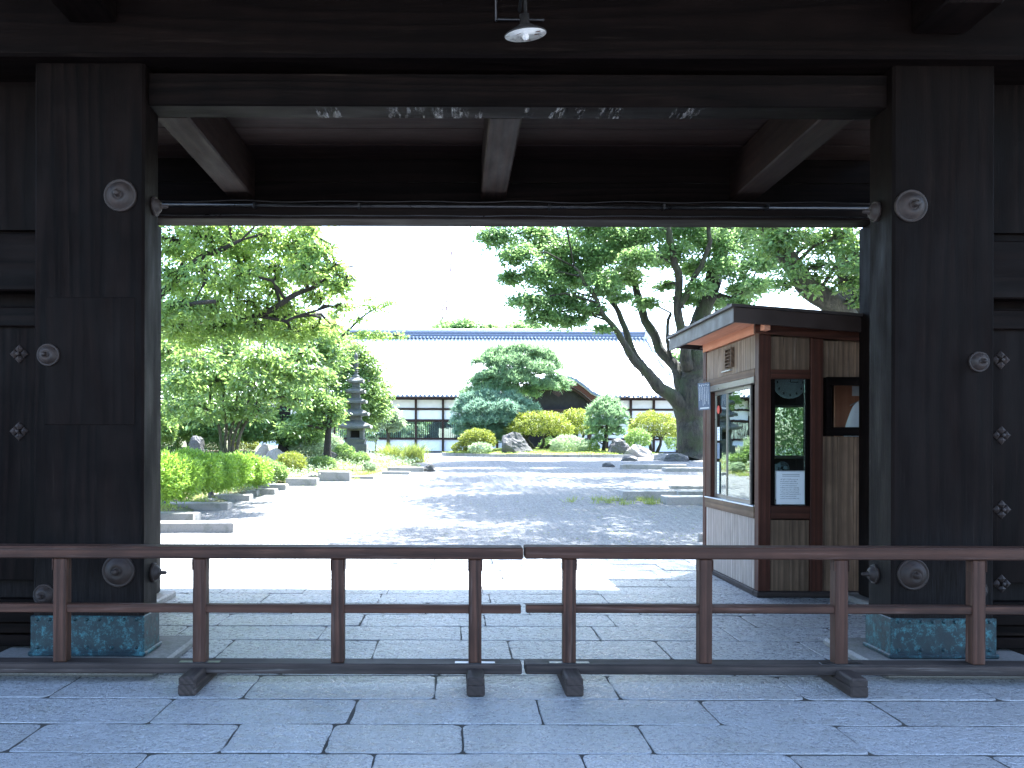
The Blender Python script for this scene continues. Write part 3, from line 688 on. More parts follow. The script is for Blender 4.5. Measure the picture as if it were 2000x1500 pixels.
Yc = 9.6; cc = Vector(((1541-CX)*Yc/FOC, Yc, pz(745, Yc))); rc = .18
mb = MB().lathe([(rc, 0), (rc, .03), (rc*.93, .04), (rc*.92, .028), (.01, .028)], 36, cc, 'y'); part(mb, 'clock_body', M['clock'], cl, smooth=True)
mb = MB()
for k in range(12):
    q = k*math.pi/6; p = cc+Vector((math.sin(q)*rc*.78, -.030, math.cos(q)*rc*.78)); mb.quad(p+Vector((-.007, 0, -.013)), p+Vector((.007, 0, -.013)), p+Vector((.007, 0, .013)), p+Vector((-.007, 0, .013)))
part(mb, 'hour_marks', M['ink'], cl)
mb = MB().box(cc.x-.004, cc.x+.004, cc.y-.036, cc.y-.033, cc.z, cc.z+.12, .001).box(cc.x, cc.x+.085, cc.y-.040, cc.y-.037, cc.z-.004, cc.z+.004, .001); part(mb, 'hands', M['iron'], cl)
fan = thing('desk_fan', ((1525-CX)*9.3/FOC, 9.3, .87), 'small round desk fan on the booth counter behind the notice', 'fan')
fc = Vector(((1527-CX)*9.28/FOC, 9.28, pz(913, 9.28)))
mb = MB()
for rr in (.03, .05, .07): mb.tube([fc+Vector((rr*math.cos(t*math.pi/12), -.02, rr*math.sin(t*math.pi/12))) for t in range(25)], .0022, 4, False)
for t in range(16): mb.tube([fc+Vector((.02*math.cos(t*math.pi/8), -.025, .02*math.sin(t*math.pi/8))), fc+Vector((.07*math.cos(t*math.pi/8), -.015, .07*math.sin(t*math.pi/8)))], .0015, 3, False)
part(mb, 'guard', M['clock'], fan)
mb = MB()
for t in range(3):
    a = t*2.09; u = Vector((math.cos(a), 0, math.sin(a))); v_ = Vector((-math.sin(a), 0, math.cos(a)))
    mb.add([fc+u*.012, fc+u*.03+v_*.028+Vector((0, .008, 0)), fc+u*.062+v_*.02, fc+u*.06-v_*.012+Vector((0, -.006, 0))], [(0, 1, 2, 3)])
part(mb, 'blades', M['clock'], fan); part(MB().tube([fc+Vector((0, .02, -.01)), fc+Vector((0, .02, -.10)), (fc.x, fc.y+.02, .885)], .01, 8).lathe([(.05, 0), (.05, .012), (.02, .02)], 20, (fc.x, fc.y+.02, .872)), 'stand', M['clock'], fan, smooth=True)
# coat on a hanger, paper behind the hatch
co = thing('hanging_coat', ((1682-CX)*9.5/FOC, 9.5, 1.75), 'white coat on a hanger seen through the dark hatch at the right of the booth', 'coat')
hc = Vector(((1682-CX)*9.5/FOC, 9.5, pz(778, 9.5))); rows = 16; cols = 20; V = []; F = []
for i in range(rows+1):
    t = i/rows; hw = .05+.105*math.sqrt(min(1, t*2.1))+.05*t; hd = .035+.05*min(1, t*2)
    for j in range(cols):
        q = 2*math.pi*j/cols; rip = 1+.09*t*math.sin(q*7+t*3)
        V.append((hc.x+hw*math.cos(q)*rip, hc.y+hd*math.sin(q)*rip, hc.z-.03-t*.62-.02*abs(math.cos(q))*math.sqrt(t)))
for i in range(rows):
    for j in range(cols): F.append((i*cols+j, i*cols+(j+1) % cols, (i+1)*cols+(j+1) % cols, (i+1)*cols+j))
part(MB().add(V, F), 'coat_cloth', M['shirt'], co, smooth=True)
part(MB().tube([hc+Vector((-.12, 0, -.065)), hc+Vector((0, 0, -.005)), hc+Vector((.12, 0, -.065))], .008, 6).tube([hc, hc+Vector((0, 0, .05)), hc+Vector((.02, 0, .08)), hc+Vector((.045, 0, .06))], .004, 6), 'hanger', M['alubright'], co)
o = part(MB().box((1664-CX)*9.7/FOC, (1700-CX)*9.7/FOC, 9.70, 9.703, pz(771, 9.7), pz(752, 9.7), .0005), 'pinned_paper', M['paper']); tag(o, 'white paper pinned above the coat inside the hatch', 'paper')
part(MB().box(4.25, 5.2, 9.76, 9.79, .09, 2.6, .004), 'inner_partition', wood('soffit', 'z'), booth)
# blue sign at the far left corner of the booth
sg = thing('hanging_sign', (3.06, 10.75, 2.05), 'small faded blue sign with a white heading hung at the far corner of the booth', 'sign')
def sgp(u, w, d):                                       # local sign frame: u across, w up, d proud; hangs slightly tilted
    a = R(28); c = Vector((3.045, 10.66, 2.16)); ux = Vector((math.sin(a)*.6+.0, -.0, 0))+Vector((math.cos(a)*.0, 0, 0))
    ux = Vector((math.cos(R(38)), -math.sin(R(38)), .05)).normalized(); uz = Vector((-.05, -.06, 1)).normalized(); un = ux.cross(uz).normalized()
    return c+ux*u+uz*w+un*d
def sbox(u0, u1, w0, w1, d0, d1):
    mb = MB(); return mb.prism([sgp(u0, w0, d0), sgp(u1, w0, d0), sgp(u1, w1, d0), sgp(u0, w1, d0)], sgp(0, 0, d1)-sgp(0, 0, d0))
part(sbox(-.075, .075, -.165, .165, 0, .012), 'sign_plate', M['signblue'], sg)
mb = MB()
for r_ in range(7):
    for c_ in range(5):
        if r_ == 0: cell, u, wv = .024, -.06+c_*.026, .155
        else: continue
        for _ in range(5):
            a = u+rt.uniform(0, .010); b = wv-rt.uniform(.002, .022)
            if rt.random() < .5: pts = [(a, b), (a+.012, b), (a+.012, b-.004), (a, b-.004)]
            else: pts = [(a, b), (a+.004, b), (a+.004, b-.014), (a, b-.014)]
            mb.add([sgp(p, q, .0135) for p, q in pts], [(0, 1, 2, 3)])
for c_ in range(6):
    u = -.062+c_*.022; wv = .115; L = rt.uniform(.15, .22)
    while wv > .115-L:
        h = rt.uniform(.004, .009); mb.add([sgp(p, q, .0135) for p, q in ((u, wv), (u+rt.uniform(.004, .009), wv), (u+.007, wv-h), (u, wv-h))], [(0, 1, 2, 3)]); wv -= h+.004
mb.add([sgp(p, q, .0135) for p, q in ((-.055, -.135), (.06, -.135), (.06, -.150), (-.055, -.150))], [(0, 1, 2, 3)])
part(mb, 'lettering', M['paper'], sg)
part(MB().tube([sgp(-.05, .165, .006), sgp(0, .20, 0), (bx0-.005, 10.75, 2.39)], .003, 5).tube([sgp(.05, .165, .006), sgp(0, .20, 0)], .003, 5), 'cord', M['iron'], sg)
# stickers on the far pane, price sheets behind the near pane
def side_sheet(y0, y1, z0, z1, x, name, mat, label, cat, pr=True):
    r = thing(name, (x, (y0+y1)/2, z0), label, cat); part(MB().box(x, x+.002, y0, y1, z0, z1, .0004), 'sheet', mat, r)
    if pr:
        mb = MB(); zz = z1-.02; c = .018
        while zz > z0+.03:
            yy_ = y1-.02
            while yy_ > y0+.02:
                for _ in range(3):
                    a = yy_-rt.uniform(0, c*.6); b = zz-rt.uniform(0, c*.6); mb.quad((x-.0008, a, b), (x-.0008, a-c*.5, b), (x-.0008, a-c*.5, b-.003), (x-.0008, a, b-.003))
                yy_ -= c*1.15
            zz -= c*2
        part(mb, 'print', M['ink'], r)
xs_ = bx0+.044
side_sheet(10.40, 10.50, 1.62, 1.78, xs_, 'sticker', M['paper'], 'white sticker in the middle of the far sliding pane', 'sticker')
side_sheet(10.40, 10.50, 1.40, 1.59, xs_, 'sticker', M['signblue'], 'blue sticker below the white one on the far sliding pane', 'sticker', False)
side_sheet(10.42, 10.50, .98, 1.36, xs_, 'paper_strip', M['paper'], 'tall narrow paper strip at the bottom of the far sliding pane', 'paper')
o = part(MB().lathe([(.05, 0), (.05, .002), (.001, .002)], 20, (xs_, 10.46, 1.99), 'x'), 'round_sticker', M['red']); tag(o, 'round red sticker at the top of the far sliding pane', 'sticker')
side_sheet(9.08, 9.21, 1.42, 1.98, bx0+.10, 'price_list', M['paper'], 'white printed price list inside the open gap of the sliding window', 'price list')
mb = MB().lathe([(.03, 0), (.034, .05), (.028, .075), (.012, .09), (.012, .11), (.001, .112)], 16, (bx0+.19, 9.15, .872)); o = part(mb, 'hand_sanitiser', M['paper'], smooth=True); tag(o, 'small white bottle on the counter at the open end of the window', 'bottle')

# ================================================================== SLABS, ROCKS
SY = []
def slabpx(x0, x1, yt, yb, label, depth=.38, m='kerb', grp='granite edging blocks along the gravel'):
    g0 = G((x0+x1)/2, yb); Y = g0.y; h = max(.06, (yb-yt)*Y/FOC*.97)
    X0, X1 = (x0-CX)*Y/FOC, (x1-CX)*Y/FOC
    mb = MB().box(X0, X1, Y, Y+depth, g0.z-.12, g0.z+h, .015)
    rr = random.Random(int(x0*7+yb)); mb.v = [(a+rr.uniform(-.012, .012), b+rr.uniform(-.012, .012), c+rr.uniform(-.006, .006)) for a, b, c in mb.v]
    o = part(mb, 'granite_block', M[m]); tag(o, label, 'stone block', grp)
slabpx(210, 455, 1022, 1043, 'long pale granite block at the left, the nearest of all to the barrier', .42)
slabpx(230, 378, 1004, 1026, 'shorter pale granite block just behind the nearest long one at the left', .45)
slabpx(318, 444, 984, 999, 'dark edged granite block behind the rounded boulders, below the lime hedge')
slabpx(368, 417, 976, 984, 'short granite block tucked at the foot of the hedge beside the pointed rock')
slabpx(418, 488, 967, 979, 'granite block just right of the pointed rock')
slabpx(480, 502, 960, 969, 'very short granite block beside the small dome shaped stone')
slabpx(497, 537, 956, 966, 'small granite block in front of the thin slab by the dome shaped stone')
slabpx(492, 558, 947, 958, 'thin granite slab in front of the yellow shrub')
slabpx(558, 619, 935, 950, 'granite block in front of the pale flat rock')
slabpx(621, 684, 921, 941, 'tall square ended granite block half way along the left edge')
slabpx(686, 730, 930, 936, 'thin low granite slab right of the tall square ended block')
slabpx(745, 800, 921, 927, 'low granite slab in the weeds near the end of the left edge')
slabpx(757, 828, 913, 922, 'granite block beside the last dark rock at the end of the left edge')
GR = 'granite blocks on the right side of the gravel'
slabpx(1216, 1322, 958, 976, 'long dark faced granite block with weeds at its foot on the right of the gravel', .5, grp=GR)
slabpx(1324, 1420, 958, 967, 'granite block touching the right end of the long dark one', .5, grp=GR)
slabpx(1301, 1430, 968, 984, 'nearest granite block on the right, its end hidden by the booth', .5, grp=GR)
slabpx(1312, 1430, 947, 954, 'thin granite block behind the weeds row on the right', grp=GR)
slabpx(1216, 1342, 906, 915, 'long granite block in front of the big forked tree', .5, grp=GR)
slabpx(1300, 1430, 912, 920, 'granite block in front of the big tree, nearer than the long one', .5, grp=GR)
slabpx(1366, 1385, 1040, 1057, 'small upright stone stub at the rear corner of the booth', .1, grp=GR)

def rock(px, py, w, h, label, m='rock', Y=None, z=None, seed=1, depth=.8, peak=0):
    """w, h in photo pixels; py = bottom of the rock"""
    if Y is None: g0 = G(px, py); Y = g0.y; z = g0.z
    x = (px-CX)*Y/FOC; sx = w*Y/FOC/2; sz = h*Y/FOC; rr = random.Random(seed)
    planes = [(Vector((rr.gauss(0, 1), rr.gauss(0, 1), rr.gauss(.25, .7))).normalized(), rr.uniform(.62, .92)) for _ in range(12)]
    V = []; F = []; n1, n2 = 20, 32
    for i in range(n1+1):
        t = math.pi*i/n1
        for j in range(n2):
            q = 2*math.pi*j/n2; d = Vector((math.sin(t)*math.cos(q), math.sin(t)*math.sin(q), math.cos(t))); r_ = 1
            for pn, pd in planes:
                k = d.dot(pn)
                if k > .05: r_ = min(r_, pd/k)
            r_ *= 1+.13*mnoise.noise(d*2+Vector((seed*3, 0, 0)))+.06*mnoise.noise(d*6+Vector((seed, 5, 0)))
            zz = d.z*r_
            k = 1+peak*max(0, zz)
            V.append((x+d.x*r_*sx*1.12/(k), Y+d.y*r_*sx*depth/(k), z+(zz*k*.9/(1+peak*.8)+.10)*sz))
    for i in range(n1):
        for j in range(n2): F.append((i*n2+j, i*n2+(j+1) % n2, (i+1)*n2+(j+1) % n2, (i+1)*n2+j))
    mb = MB().add(V, F); o = part(mb, 'garden_rock', M[m], smooth=False); tag(o, label, 'rock', 'rocks in the garden')
    return o
def GB(px, py):                                  # point of the garden bed seen at a photo pixel
    Y = 12.7
    while Y < 60:
        x = (px-CX)*Y/FOC
        if EYE+(HY-py)*Y/FOC <= bedz(x, Y): break
        Y += .03
    return Vector((x, Y, bedz(x, Y)))
rock(469, 951, 25, 15, 'small smooth dome shaped stone at the foot of the hedge', 'pale_rock', seed=2)
rock(511, 948, 24, 11, 'small low pale stone behind the thin slab', 'pale_rock', seed=3)
rock(604, 938, 44, 15, 'pale flat rock between the yellow shrub and the tall square block', 'pale_rock', seed=4)
rock(413, 979, 20, 34, 'narrow pointed rock standing among the granite blocks', 'rock', seed=5, peak=.9)
rock(838, 921, 32, 15, 'last dark rock at the far end of the left edge', 'rock', seed=6)
rock(322, 998, 34, 19, 'rounded boulder at the left post, the left one of the pair', 'rock', seed=7)
rock(346, 993, 30, 17, 'rounded boulder at the left post, the right one of the pair', 'rock', seed=8)
rock(512, 905, 40, 40, 'big pale angular rock, the taller left half of the pair beside the yellow shrub', 'pale_rock', seed=9, Y=GB(512, 905).y, z=GB(512, 905).z)
rock(540, 908, 42, 34, 'big grey angular rock, the right half of the pair beside the yellow shrub', 'pale_rock', seed=19, Y=GB(540, 909).y, z=GB(540, 909).z)
rock(385, 890, 34, 40, 'dark leaning rock behind the lime hedge', 'rock', seed=10, Y=GB(385, 893).y, z=GB(385, 893).z)
rock(640, 900, 42, 20, 'low dark rock among the grey green ground cover', 'rock', seed=11, Y=GB(640, 903).y, z=GB(640, 903).z)
def onlawn(px, Y): x = (px-CX)*Y/FOC; return dict(Y=Y, z=lawnz(x, Y)-.05)
rock(1004, 884, 66, 40, 'big dark rock under the golden domed tree on the island lawn', 'rock', seed=12, **onlawn(1004, 41.5))
rock(1208, 889, 52, 30, 'dark rounded rock at the right of the island lawn', 'rock', seed=13, **onlawn(1208, 41))
rock(1246, 890, 56, 22, 'low pale streaked rock beside the dark one on the island lawn', 'pale_rock', seed=14, **onlawn(1246, 40.6))
rock(1190, 911, 26, 9, 'flat dark stone at the left end of the far right stone row', 'rock', seed=15)
rock(1322, 906, 46, 16, 'dark stone lying at the foot of the big forked tree', 'rock', seed=16, Y=34.5, z=gz(34.5))
rock(1230, 908, 34, 10, 'low dark stone behind the long granite block', 'rock', seed=17, Y=34.8, z=gz(34.8))
rock(1290, 904, 30, 14, 'pale stone leaning beside the forked tree roots', 'pale_rock', seed=18, Y=35.5, z=gz(35.5))

# stone pagoda
YP = 33.0; pxc = 695; sp = YP/FOC; pzx = lambda py: EYE+(HY-py)*sp; xc = (pxc-CX)*sp
pg = thing('stone_pagoda', (xc, YP, bedz(xc, YP)), 'tall weathered stone pagoda with stacked roofs in front of the round tree', 'pagoda')
def sq(x, y, z0, z1, w0, w1=None, sag=0):
    w1 = w0 if w1 is None else w1; V = []; F = []; n_ = 24
    def ring(w_, z, curl=0):
        for k in range(n_):
            s_ = k//6; t = (k % 6)/6; c_ = [(-1, -1), (1, -1), (1, 1), (-1, 1)]; a = c_[s_]; b = c_[(s_+1) % 4]
            V.append((x+w_*(a[0]+(b[0]-a[0])*t), y+w_*(a[1]+(b[1]-a[1])*t), z+curl*(2*abs(t-.5))**2.5))
    if sag:
        ring(w0, z0, sag); ring(w0, z0+.07, sag); ring(w0*.72+w1*.28, z0+.07+(z1-z0-.07)*.33, sag*.3); ring(w1, z1); rr = 4
    else: ring(w0, z0); ring(w1, z1); rr = 2
    for i in range(rr-1):
        for k in range(n_): F.append((i*n_+k, i*n_+(k+1) % n_, (i+1)*n_+(k+1) % n_, (i+1)*n_+k))
    F += [tuple(range(n_))[::-1], tuple(range((rr-1)*n_, rr*n_))]
    return MB().add(V, F)
hw = lambda p: p*sp/2
part(sq(xc, YP, bedz(xc, YP)-.1, pzx(868), hw(46)), 'plinth', M['pagoda'], pg)
part(sq(xc, YP, pzx(868), pzx(859), hw(36), hw(40)), 'base_stone', M['pagoda'], pg)
b0_, b1_ = pzx(859), pzx(838); h_ = hw(32); q = h_*.55
for (x0, x1, z0, z1) in ((xc-h_, xc+h_, b0_, b0_+.07), (xc-h_, xc+h_, b1_-.07, b1_), (xc-h_, xc-q, b0_+.071, b1_-.071), (xc+q, xc+h_, b0_+.071, b1_-.071)):
    part(MB().box(x0, x1, YP-h_, YP+h_, z0, z1, .01), 'fire_box_stone', M['pagoda'], pg)
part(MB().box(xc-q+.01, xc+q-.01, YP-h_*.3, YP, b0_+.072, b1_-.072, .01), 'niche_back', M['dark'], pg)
lv = [(838, 822, 60, 24, 40), (813, 799, 50, 20, 34), (789, 778, 42, 18, 30), (769, 758, 36, 16, 26), (749, 738, 30, 14, 0)]
prev = 838
for i, (zb, zt, wb, wt, wn_) in enumerate(lv):
    part(sq(xc, YP, pzx(zb), pzx(zt), hw(wb), hw(wt), .06), 'stone_roof', M['pagoda'], pg)
    if i < 4: part(sq(xc, YP, pzx(zt), pzx(lv[i+1][0])+.01, hw(wt)*.9), 'stone_body', M['pagoda'], pg)
prof = [(hw(13), pzx(738)), (hw(14), pzx(735)), (hw(8), pzx(733)), (hw(6), pzx(730))]
for k in range(8): z = 729-k*3.6; prof += [(hw(9), pzx(z)), (hw(9), pzx(z-1.4)), (hw(5), pzx(z-1.6)), (hw(5), pzx(z-3.4))]
prof += [(hw(8), pzx(697)), (hw(5), pzx(693)), (hw(1), pzx(689))]
part(MB().lathe([(a, b-pzx(738)) for a, b in prof], 14, (xc, YP, pzx(738))), 'spire', M['pagoda'], pg, smooth=True)

# ================================================================== THE HALL
YH = 60.0; sH = YH/FOC
hx = lambda p: (p-CX)*sH
hz = lambda p: EYE+(HY-p)*sH
hall = thing('temple_hall', (0, YH+8, 1.02), 'long low temple hall with white walls, dark timbers and a huge pale tiled roof', 'temple hall')
part(MB().box(hx(470), hx(1420), YH+.12, YH+.20, .95, hz(776), .01), 'wall', M['plaster'], hall)
part(MB().box(hx(470), hx(1420), YH-.35, YH+.3, .90, hz(883), .02), 'foundation', M['plinth'], hall)
HBX, HBZ = wood('hall', 'x'), wood('hall', 'z')
bays = [812+53*i for i in range(-6, 5)]+[1232-46, 1232, 1277, 1323, 1369, 1415]
for p in bays: part(MB().box(hx(p)-.075, hx(p)+.075, YH-.05, YH+.118, hz(884), hz(781), .01), 'pillar', HBZ, hall)
for yy0, yy1 in ((797, 801), (819, 824), (855, 859), (881, 884), (778, 781)):
    part(MB().box(hx(470), hx(1420), YH+.0, YH+.115, hz(yy1), hz(yy0), .008), 'tie_beam', HBX, hall)
for i, p in enumerate(bays[:-1]):
    q = bays[i+1]
    if p < 1000 and q <= 1030:
        a, b = hx(p)+.08, hx(q)-.08; z0, z1 = hz(855), hz(824)
        lt = part(MB().box(a, b, YH+.075, YH+.09, z0, z1, .002), 'window_screen', M['curtain'], hall)
        part(MB().box(a, b, YH+.060, YH+.066, z0, z1, .001), 'pane', M['glass'], lt)
        mb = MB(); nb = 13
        for k in range(nb):
            xx = a+(b-a)*(k+.5)/nb; mb.box(xx-.017, xx+.017, YH+.01, YH+.045, z0, z1, .003)
        part(mb, 'window_bars', HBZ, lt)
# roof: front slope with tile rolls, ridge, right verge
ye, ze, yr, zr = YH-1.25, hz(777)+.05, YH+8.2, EYE+(HY-660)*(YH+8.2)/FOC
xl, xr_r, xr_e = -19.0, (1262-CX)*(YH+8.2)/FOC, hx(1420)
def rp(t, x): return (x, ye+(yr-ye)*t, ze+(zr-ze)*(t-.10*math.sin(math.pi*t)))
def xr_at(t): return xr_r+1.15*(1-t) if t > .45 else xr_r+1.15*(1-t)+(xr_e-xr_r-1.1)*((.45-t)/.45)
NTt = 12; V = []; F = []
ribs = MB(); x = xl; step = .30; nr = int((xr_e-xl)/step)
surf = MB(); cols = [xl+(xr_e-xl)*i/40 for i in range(41)]
for t0 in range(NTt):
    a, b = t0/NTt, (t0+1)/NTt
    surf.quad(rp(a, xl), rp(a, xr_at(a)), rp(b, xr_at(b)), rp(b, xl))
part(surf, 'roof', M['tile'], hall)
for i in range(nr):
    x = xl+.1+i*step; ts = [k/9 for k in range(10)]; pts = [rp(t, x) for t in ts if x < xr_at(t)-.1]
    if len(pts) > 1: ribs.tube([(p[0], p[1], p[2]+.03) for p in pts], .075, 5)
o = part(ribs, 'tile_rolls', M['tile'], hall, kind='stuff')
ends = MB()
for i in range(nr):
    x = xl+.1+i*step; p = rp(0, x); ends.lathe([(.095, 0), (.095, .05), (.07, .055), (.01, .055)], 10, (p[0], p[1]+.02, p[2]+.02), 'y')
part(ends, 'eave_tile_ends', M['ridge'], hall, kind='stuff')
part(MB().box(xl, xr_e, ye+.05, ye+.16, ze-.16, ze-.06, .01), 'eave_board', HBX, hall)
raf = MB()
for i in range(int((xr_e-xl)/.45)): x = xl+i*.45; raf.prism([(x, ye+.02, ze-.20), (x, YH+.15, ze+.28), (x, YH+.15, ze+.36), (x, ye+.02, ze-.11)], (.08, 0, 0))
part(raf, 'rafters', HBX, hall, kind='stuff')
for k in range(3): part(MB().box(xl, xr_r+.1, yr-.26+k*.03, yr+.26-k*.03, zr-.05+k*.20, zr-.05+k*.20+.175, .02), 'ridge_course', M['ridge'], hall)
rd = MB(); 
for i in range(int((xr_r-xl)/.28)): rd.lathe([(.07, 0), (.07, .05), (.01, .06)], 8, (xl+i*.28, yr-.25, zr+.02), 'y')
part(rd, 'ridge_tile_ends', M['tile'], hall, kind='stuff')
part(MB().tube([(xl, yr, zr+.60), (xr_r+.1, yr, zr+.60)], .12, 8), 'ridge_cap', M['tile'], hall, smooth=True)
fi = MB().prism([(xr_r-.30, yr-.32, zr-.1), (xr_r+.25, yr-.32, zr-.1), (xr_r+.18, yr-.32, zr+.45), (xr_r+.02, yr-.32, zr+1.0), (xr_r-.12, yr-.32, zr+.5)], (0, .25, 0)); part(fi, 'ridge_end_tile', M['tile'], hall)
vg = [rp(t, xr_at(t)) for t in [1-.06*k for k in range(10)]]
for a, b in zip(vg[:-1], vg[1:]):
    part(MB().tube([Vector(a)+Vector((0, -.05, .12)), Vector(b)+Vector((0, .03, .10))], .15, 8), 'verge_tile', M['tile'], hall, smooth=True)
hp = [rp(t, xr_at(t)) for t in (.42, .34, .26, .18, .1, .02)]
for a, b in zip(hp[:-1], hp[1:]):
    part(MB().tube([Vector(a)+Vector((0, 0, .12)), Vector(b)+Vector((0, 0, .12))], .14, 8), 'hip_tile', M['tile'], hall, smooth=True)
part(MB().prism([rp(1, xr_r+.02), rp(.45, xr_r+.7), (xr_r+.7, yr+6, rp(.45, 0)[2])], (.12, 0, 0)), 'gable_wall', M['plaster'], hall)
back = MB().quad((xl, yr, zr), (xr_r, yr, zr), (xr_r, yr+9, ze), (xl, yr+9, ze)); part(back, 'rear_roof', M['tile'], hall)
side = MB().quad(rp(.45, xr_r+.7), rp(0, xr_e), (xr_e, yr+9, ze), (xr_r+.7, yr+6, rp(.45, 0)[2])); part(side, 'side_roof', M['tile'], hall)
# second wing's ridges to the right
part(MB().box(xr_r+2.1, xr_r+6, YH+9, YH+9.5, (HY-716)*(YH+9)/FOC+EYE, (HY-706)*(YH+9)/FOC+EYE, .03), 'wing_ridge', M['ridge'], hall)
part(MB().quad((xr_r+1.6, YH+9.2, (HY-712)*(YH+9)/FOC+EYE), (xr_r+9, YH+9.2, (HY-712)*(YH+9)/FOC+EYE), (xr_r+10, YH+2.5, ze+1.1), (xr_r+1.9, YH+2.5, ze+1.1)), 'wing_roof', M['tile'], hall)
# curved porch gable (karahafu)
yk = 55.0; sk = yk/FOC; kx = lambda p: (p-CX)*sk; kz = lambda p: EYE+(HY-p)*sk
cxk = 1090
half = [(0, 737), (18, 739), (34, 745), (50, 756), (64, 768), (78, 775), (92, 778), (100, 779)]
prof = [(cxk-d, y) for d, y in half[::-1]]+[(cxk+d, y) for d, y in half[1:]]
top = [(kx(a), kz(b)) for a, b in prof]
def strip(off0, off1, y0, y1, nm, m):
    mb = MB(); n_ = len(top)
    for (a, b), (c_, d) in zip(top[:-1], top[1:]):
        mb.prism([(a, y0, b+off0), (c_, y0, d+off0), (c_, y0, d+off1), (a, y0, b+off1)], (0, y1-y0, 0))
    return part(mb, nm, m, hall)
strip(-.04, .10, yk-.2, YH+1.5, 'porch_roof', M['tile']); strip(.0, .17, yk-.32, yk-.203, 'porch_verge', M['ridge'])
strip(-.42, -.045, yk-.15, yk-.02, 'porch_bargeboard', wood('red', 'x')); strip(-.62, -.43, yk+.1, yk+.2, 'porch_inner_board', wood('hall', 'x'))
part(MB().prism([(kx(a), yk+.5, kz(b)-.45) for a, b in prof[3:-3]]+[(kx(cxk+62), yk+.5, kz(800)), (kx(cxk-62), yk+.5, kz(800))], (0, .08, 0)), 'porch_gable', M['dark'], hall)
part(MB().box(kx(cxk-66), kx(cxk+66), yk+.05, yk+.3, kz(806), kz(799), .02), 'porch_beam', wood('hall', 'x'), hall)
for p in (cxk-62, cxk+62): part(MB().box(kx(p)-.13, kx(p)+.13, yk+.02, yk+.28, 1.0, kz(806), .02), 'porch_pillar', wood('hall', 'z'), hall)
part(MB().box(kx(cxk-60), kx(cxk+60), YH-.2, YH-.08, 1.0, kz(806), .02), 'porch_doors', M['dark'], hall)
part(MB().prism([(kx(cxk-12), yk-.2, kz(766)), (kx(cxk), yk-.2, kz(775)), (kx(cxk+12), yk-.2, kz(766)), (kx(cxk), yk-.2, kz(755))], (0, .1, 0)), 'gable_pendant', wood('hall', 'x'), hall)

# crane far beyond the roofs
YC = 260.0; cr = thing('tower_crane', ((872-CX)*YC/FOC, YC, 1), 'faint thin tower crane jib far beyond the roofs', 'crane')
CP = simple('crane_paint', (.26, .17, .17), .6, 0, .05, 3, 0)
def lat(p0, p1, w0, w1, n_, name):
    mb = MB(); p0, p1 = Vector(p0), Vector(p1); d = (p1-p0).normalized(); a = d.cross(Vector((0, 1, 0))).normalized(); b = Vector((0, 1, 0))
    cor = [(-1, -1), (1, -1), (1, 1), (-1, 1)]
    for u, v_ in cor: mb.tube([p0+(a*u+b*v_)*w0, p1+(a*u+b*v_)*w1], .16, 4)
    for k in range(n_):
        t0, t1 = k/n_, (k+1)/n_; q0, q1 = p0.lerp(p1, t0), p0.lerp(p1, t1); e0, e1 = w0+(w1-w0)*t0, w0+(w1-w0)*t1; sgn = 1 if k % 2 else -1
        mb.tube([q0+(a*sgn-b)*e0, q1+(-a*sgn-b)*e1], .12, 3); mb.tube([q0+(a-b)*e0, q0+(-a-b)*e0], .12, 3)
    part(mb, name, CP, cr)
lat(P(866, 660, YC), P(868, 598, YC), .7, .7, 8, 'mast'); lat(P(867, 604, YC), P(880, 486, YC), .55, .35, 16, 'jib')
part(MB().tube([P(880, 488, YC), P(879, 600, YC)], .14, 4), 'hoist_cable', CP, cr)

# ================================================================== VEGETATION
rng = np.random.default_rng(11)
def unit(a): return a/np.maximum(1e-6, np.linalg.norm(a, axis=1, keepdims=True))
def leaf_geo(pos, size, asp=.5, up=.75, droop=.25, fold=.22, dirs=None):
    """one folded, pointed leaf (4 triangles) per position"""
    n_ = len(pos); s_ = size*rng.uniform(.65, 1.3, (n_, 1))
    nrm = unit(rng.normal(0, 1, (n_, 3))*(1-up)+np.array([[0, 0, up]]))
    d = rng.normal(0, 1, (n_, 3)) if dirs is None else dirs+rng.normal(0, .35, (n_, 3))
    d = unit(d-nrm*(d*nrm).sum(1, keepdims=True)); d = unit(d+np.array([[0, 0, -droop]])); sd_ = unit(np.cross(nrm, d)); nn = np.cross(d, sd_)
    a = pos; t = pos+d*s_; m1 = pos+d*s_*.45
    l = m1+sd_*s_*asp*.5+nn*s_*fold*.5; r_ = m1-sd_*s_*asp*.5+nn*s_*fold*.5; mid = m1-nn*s_*fold*.1
    V = np.stack([a, l, t, r_, mid], 1).reshape(-1, 3); b = np.arange(n_)[:, None]*5
    F = np.concatenate([b+np.array([[0, 4, 1]]), b+np.array([[4, 2, 1]]), b+np.array([[0, 3, 4]]), b+np.array([[4, 3, 2]])], 1).reshape(-1, 3)
    return V, F
def blob_pts(c, r, n_, k=14, flat=.38, spread=.34, shell=.35):
    """n points in k flattened sprays inside an ellipsoid"""
    c = np.array(c); r = np.array(r); d = unit(rng.normal(0, 1, (k, 3))); rad = rng.uniform(shell, 1, (k, 1))**.5
    cen = c+d*r*rad*.9; per = max(1, n_//k); P_ = []; Dr = []
    for q in cen:
        s_ = spread*rng.uniform(.6, 1.25); off = rng.normal(0, 1, (per, 3))*r.mean()*s_*np.array([[1, 1, flat]])
        off[:, 2] -= .25*(off[:, 0]**2+off[:, 1]**2)/max(.05, r.mean()*s_*2)
        P_.append(q+off); Dr.append(unit(off*np.array([[1, 1, .2]])))
    return np.concatenate(P_), np.concatenate(Dr), cen
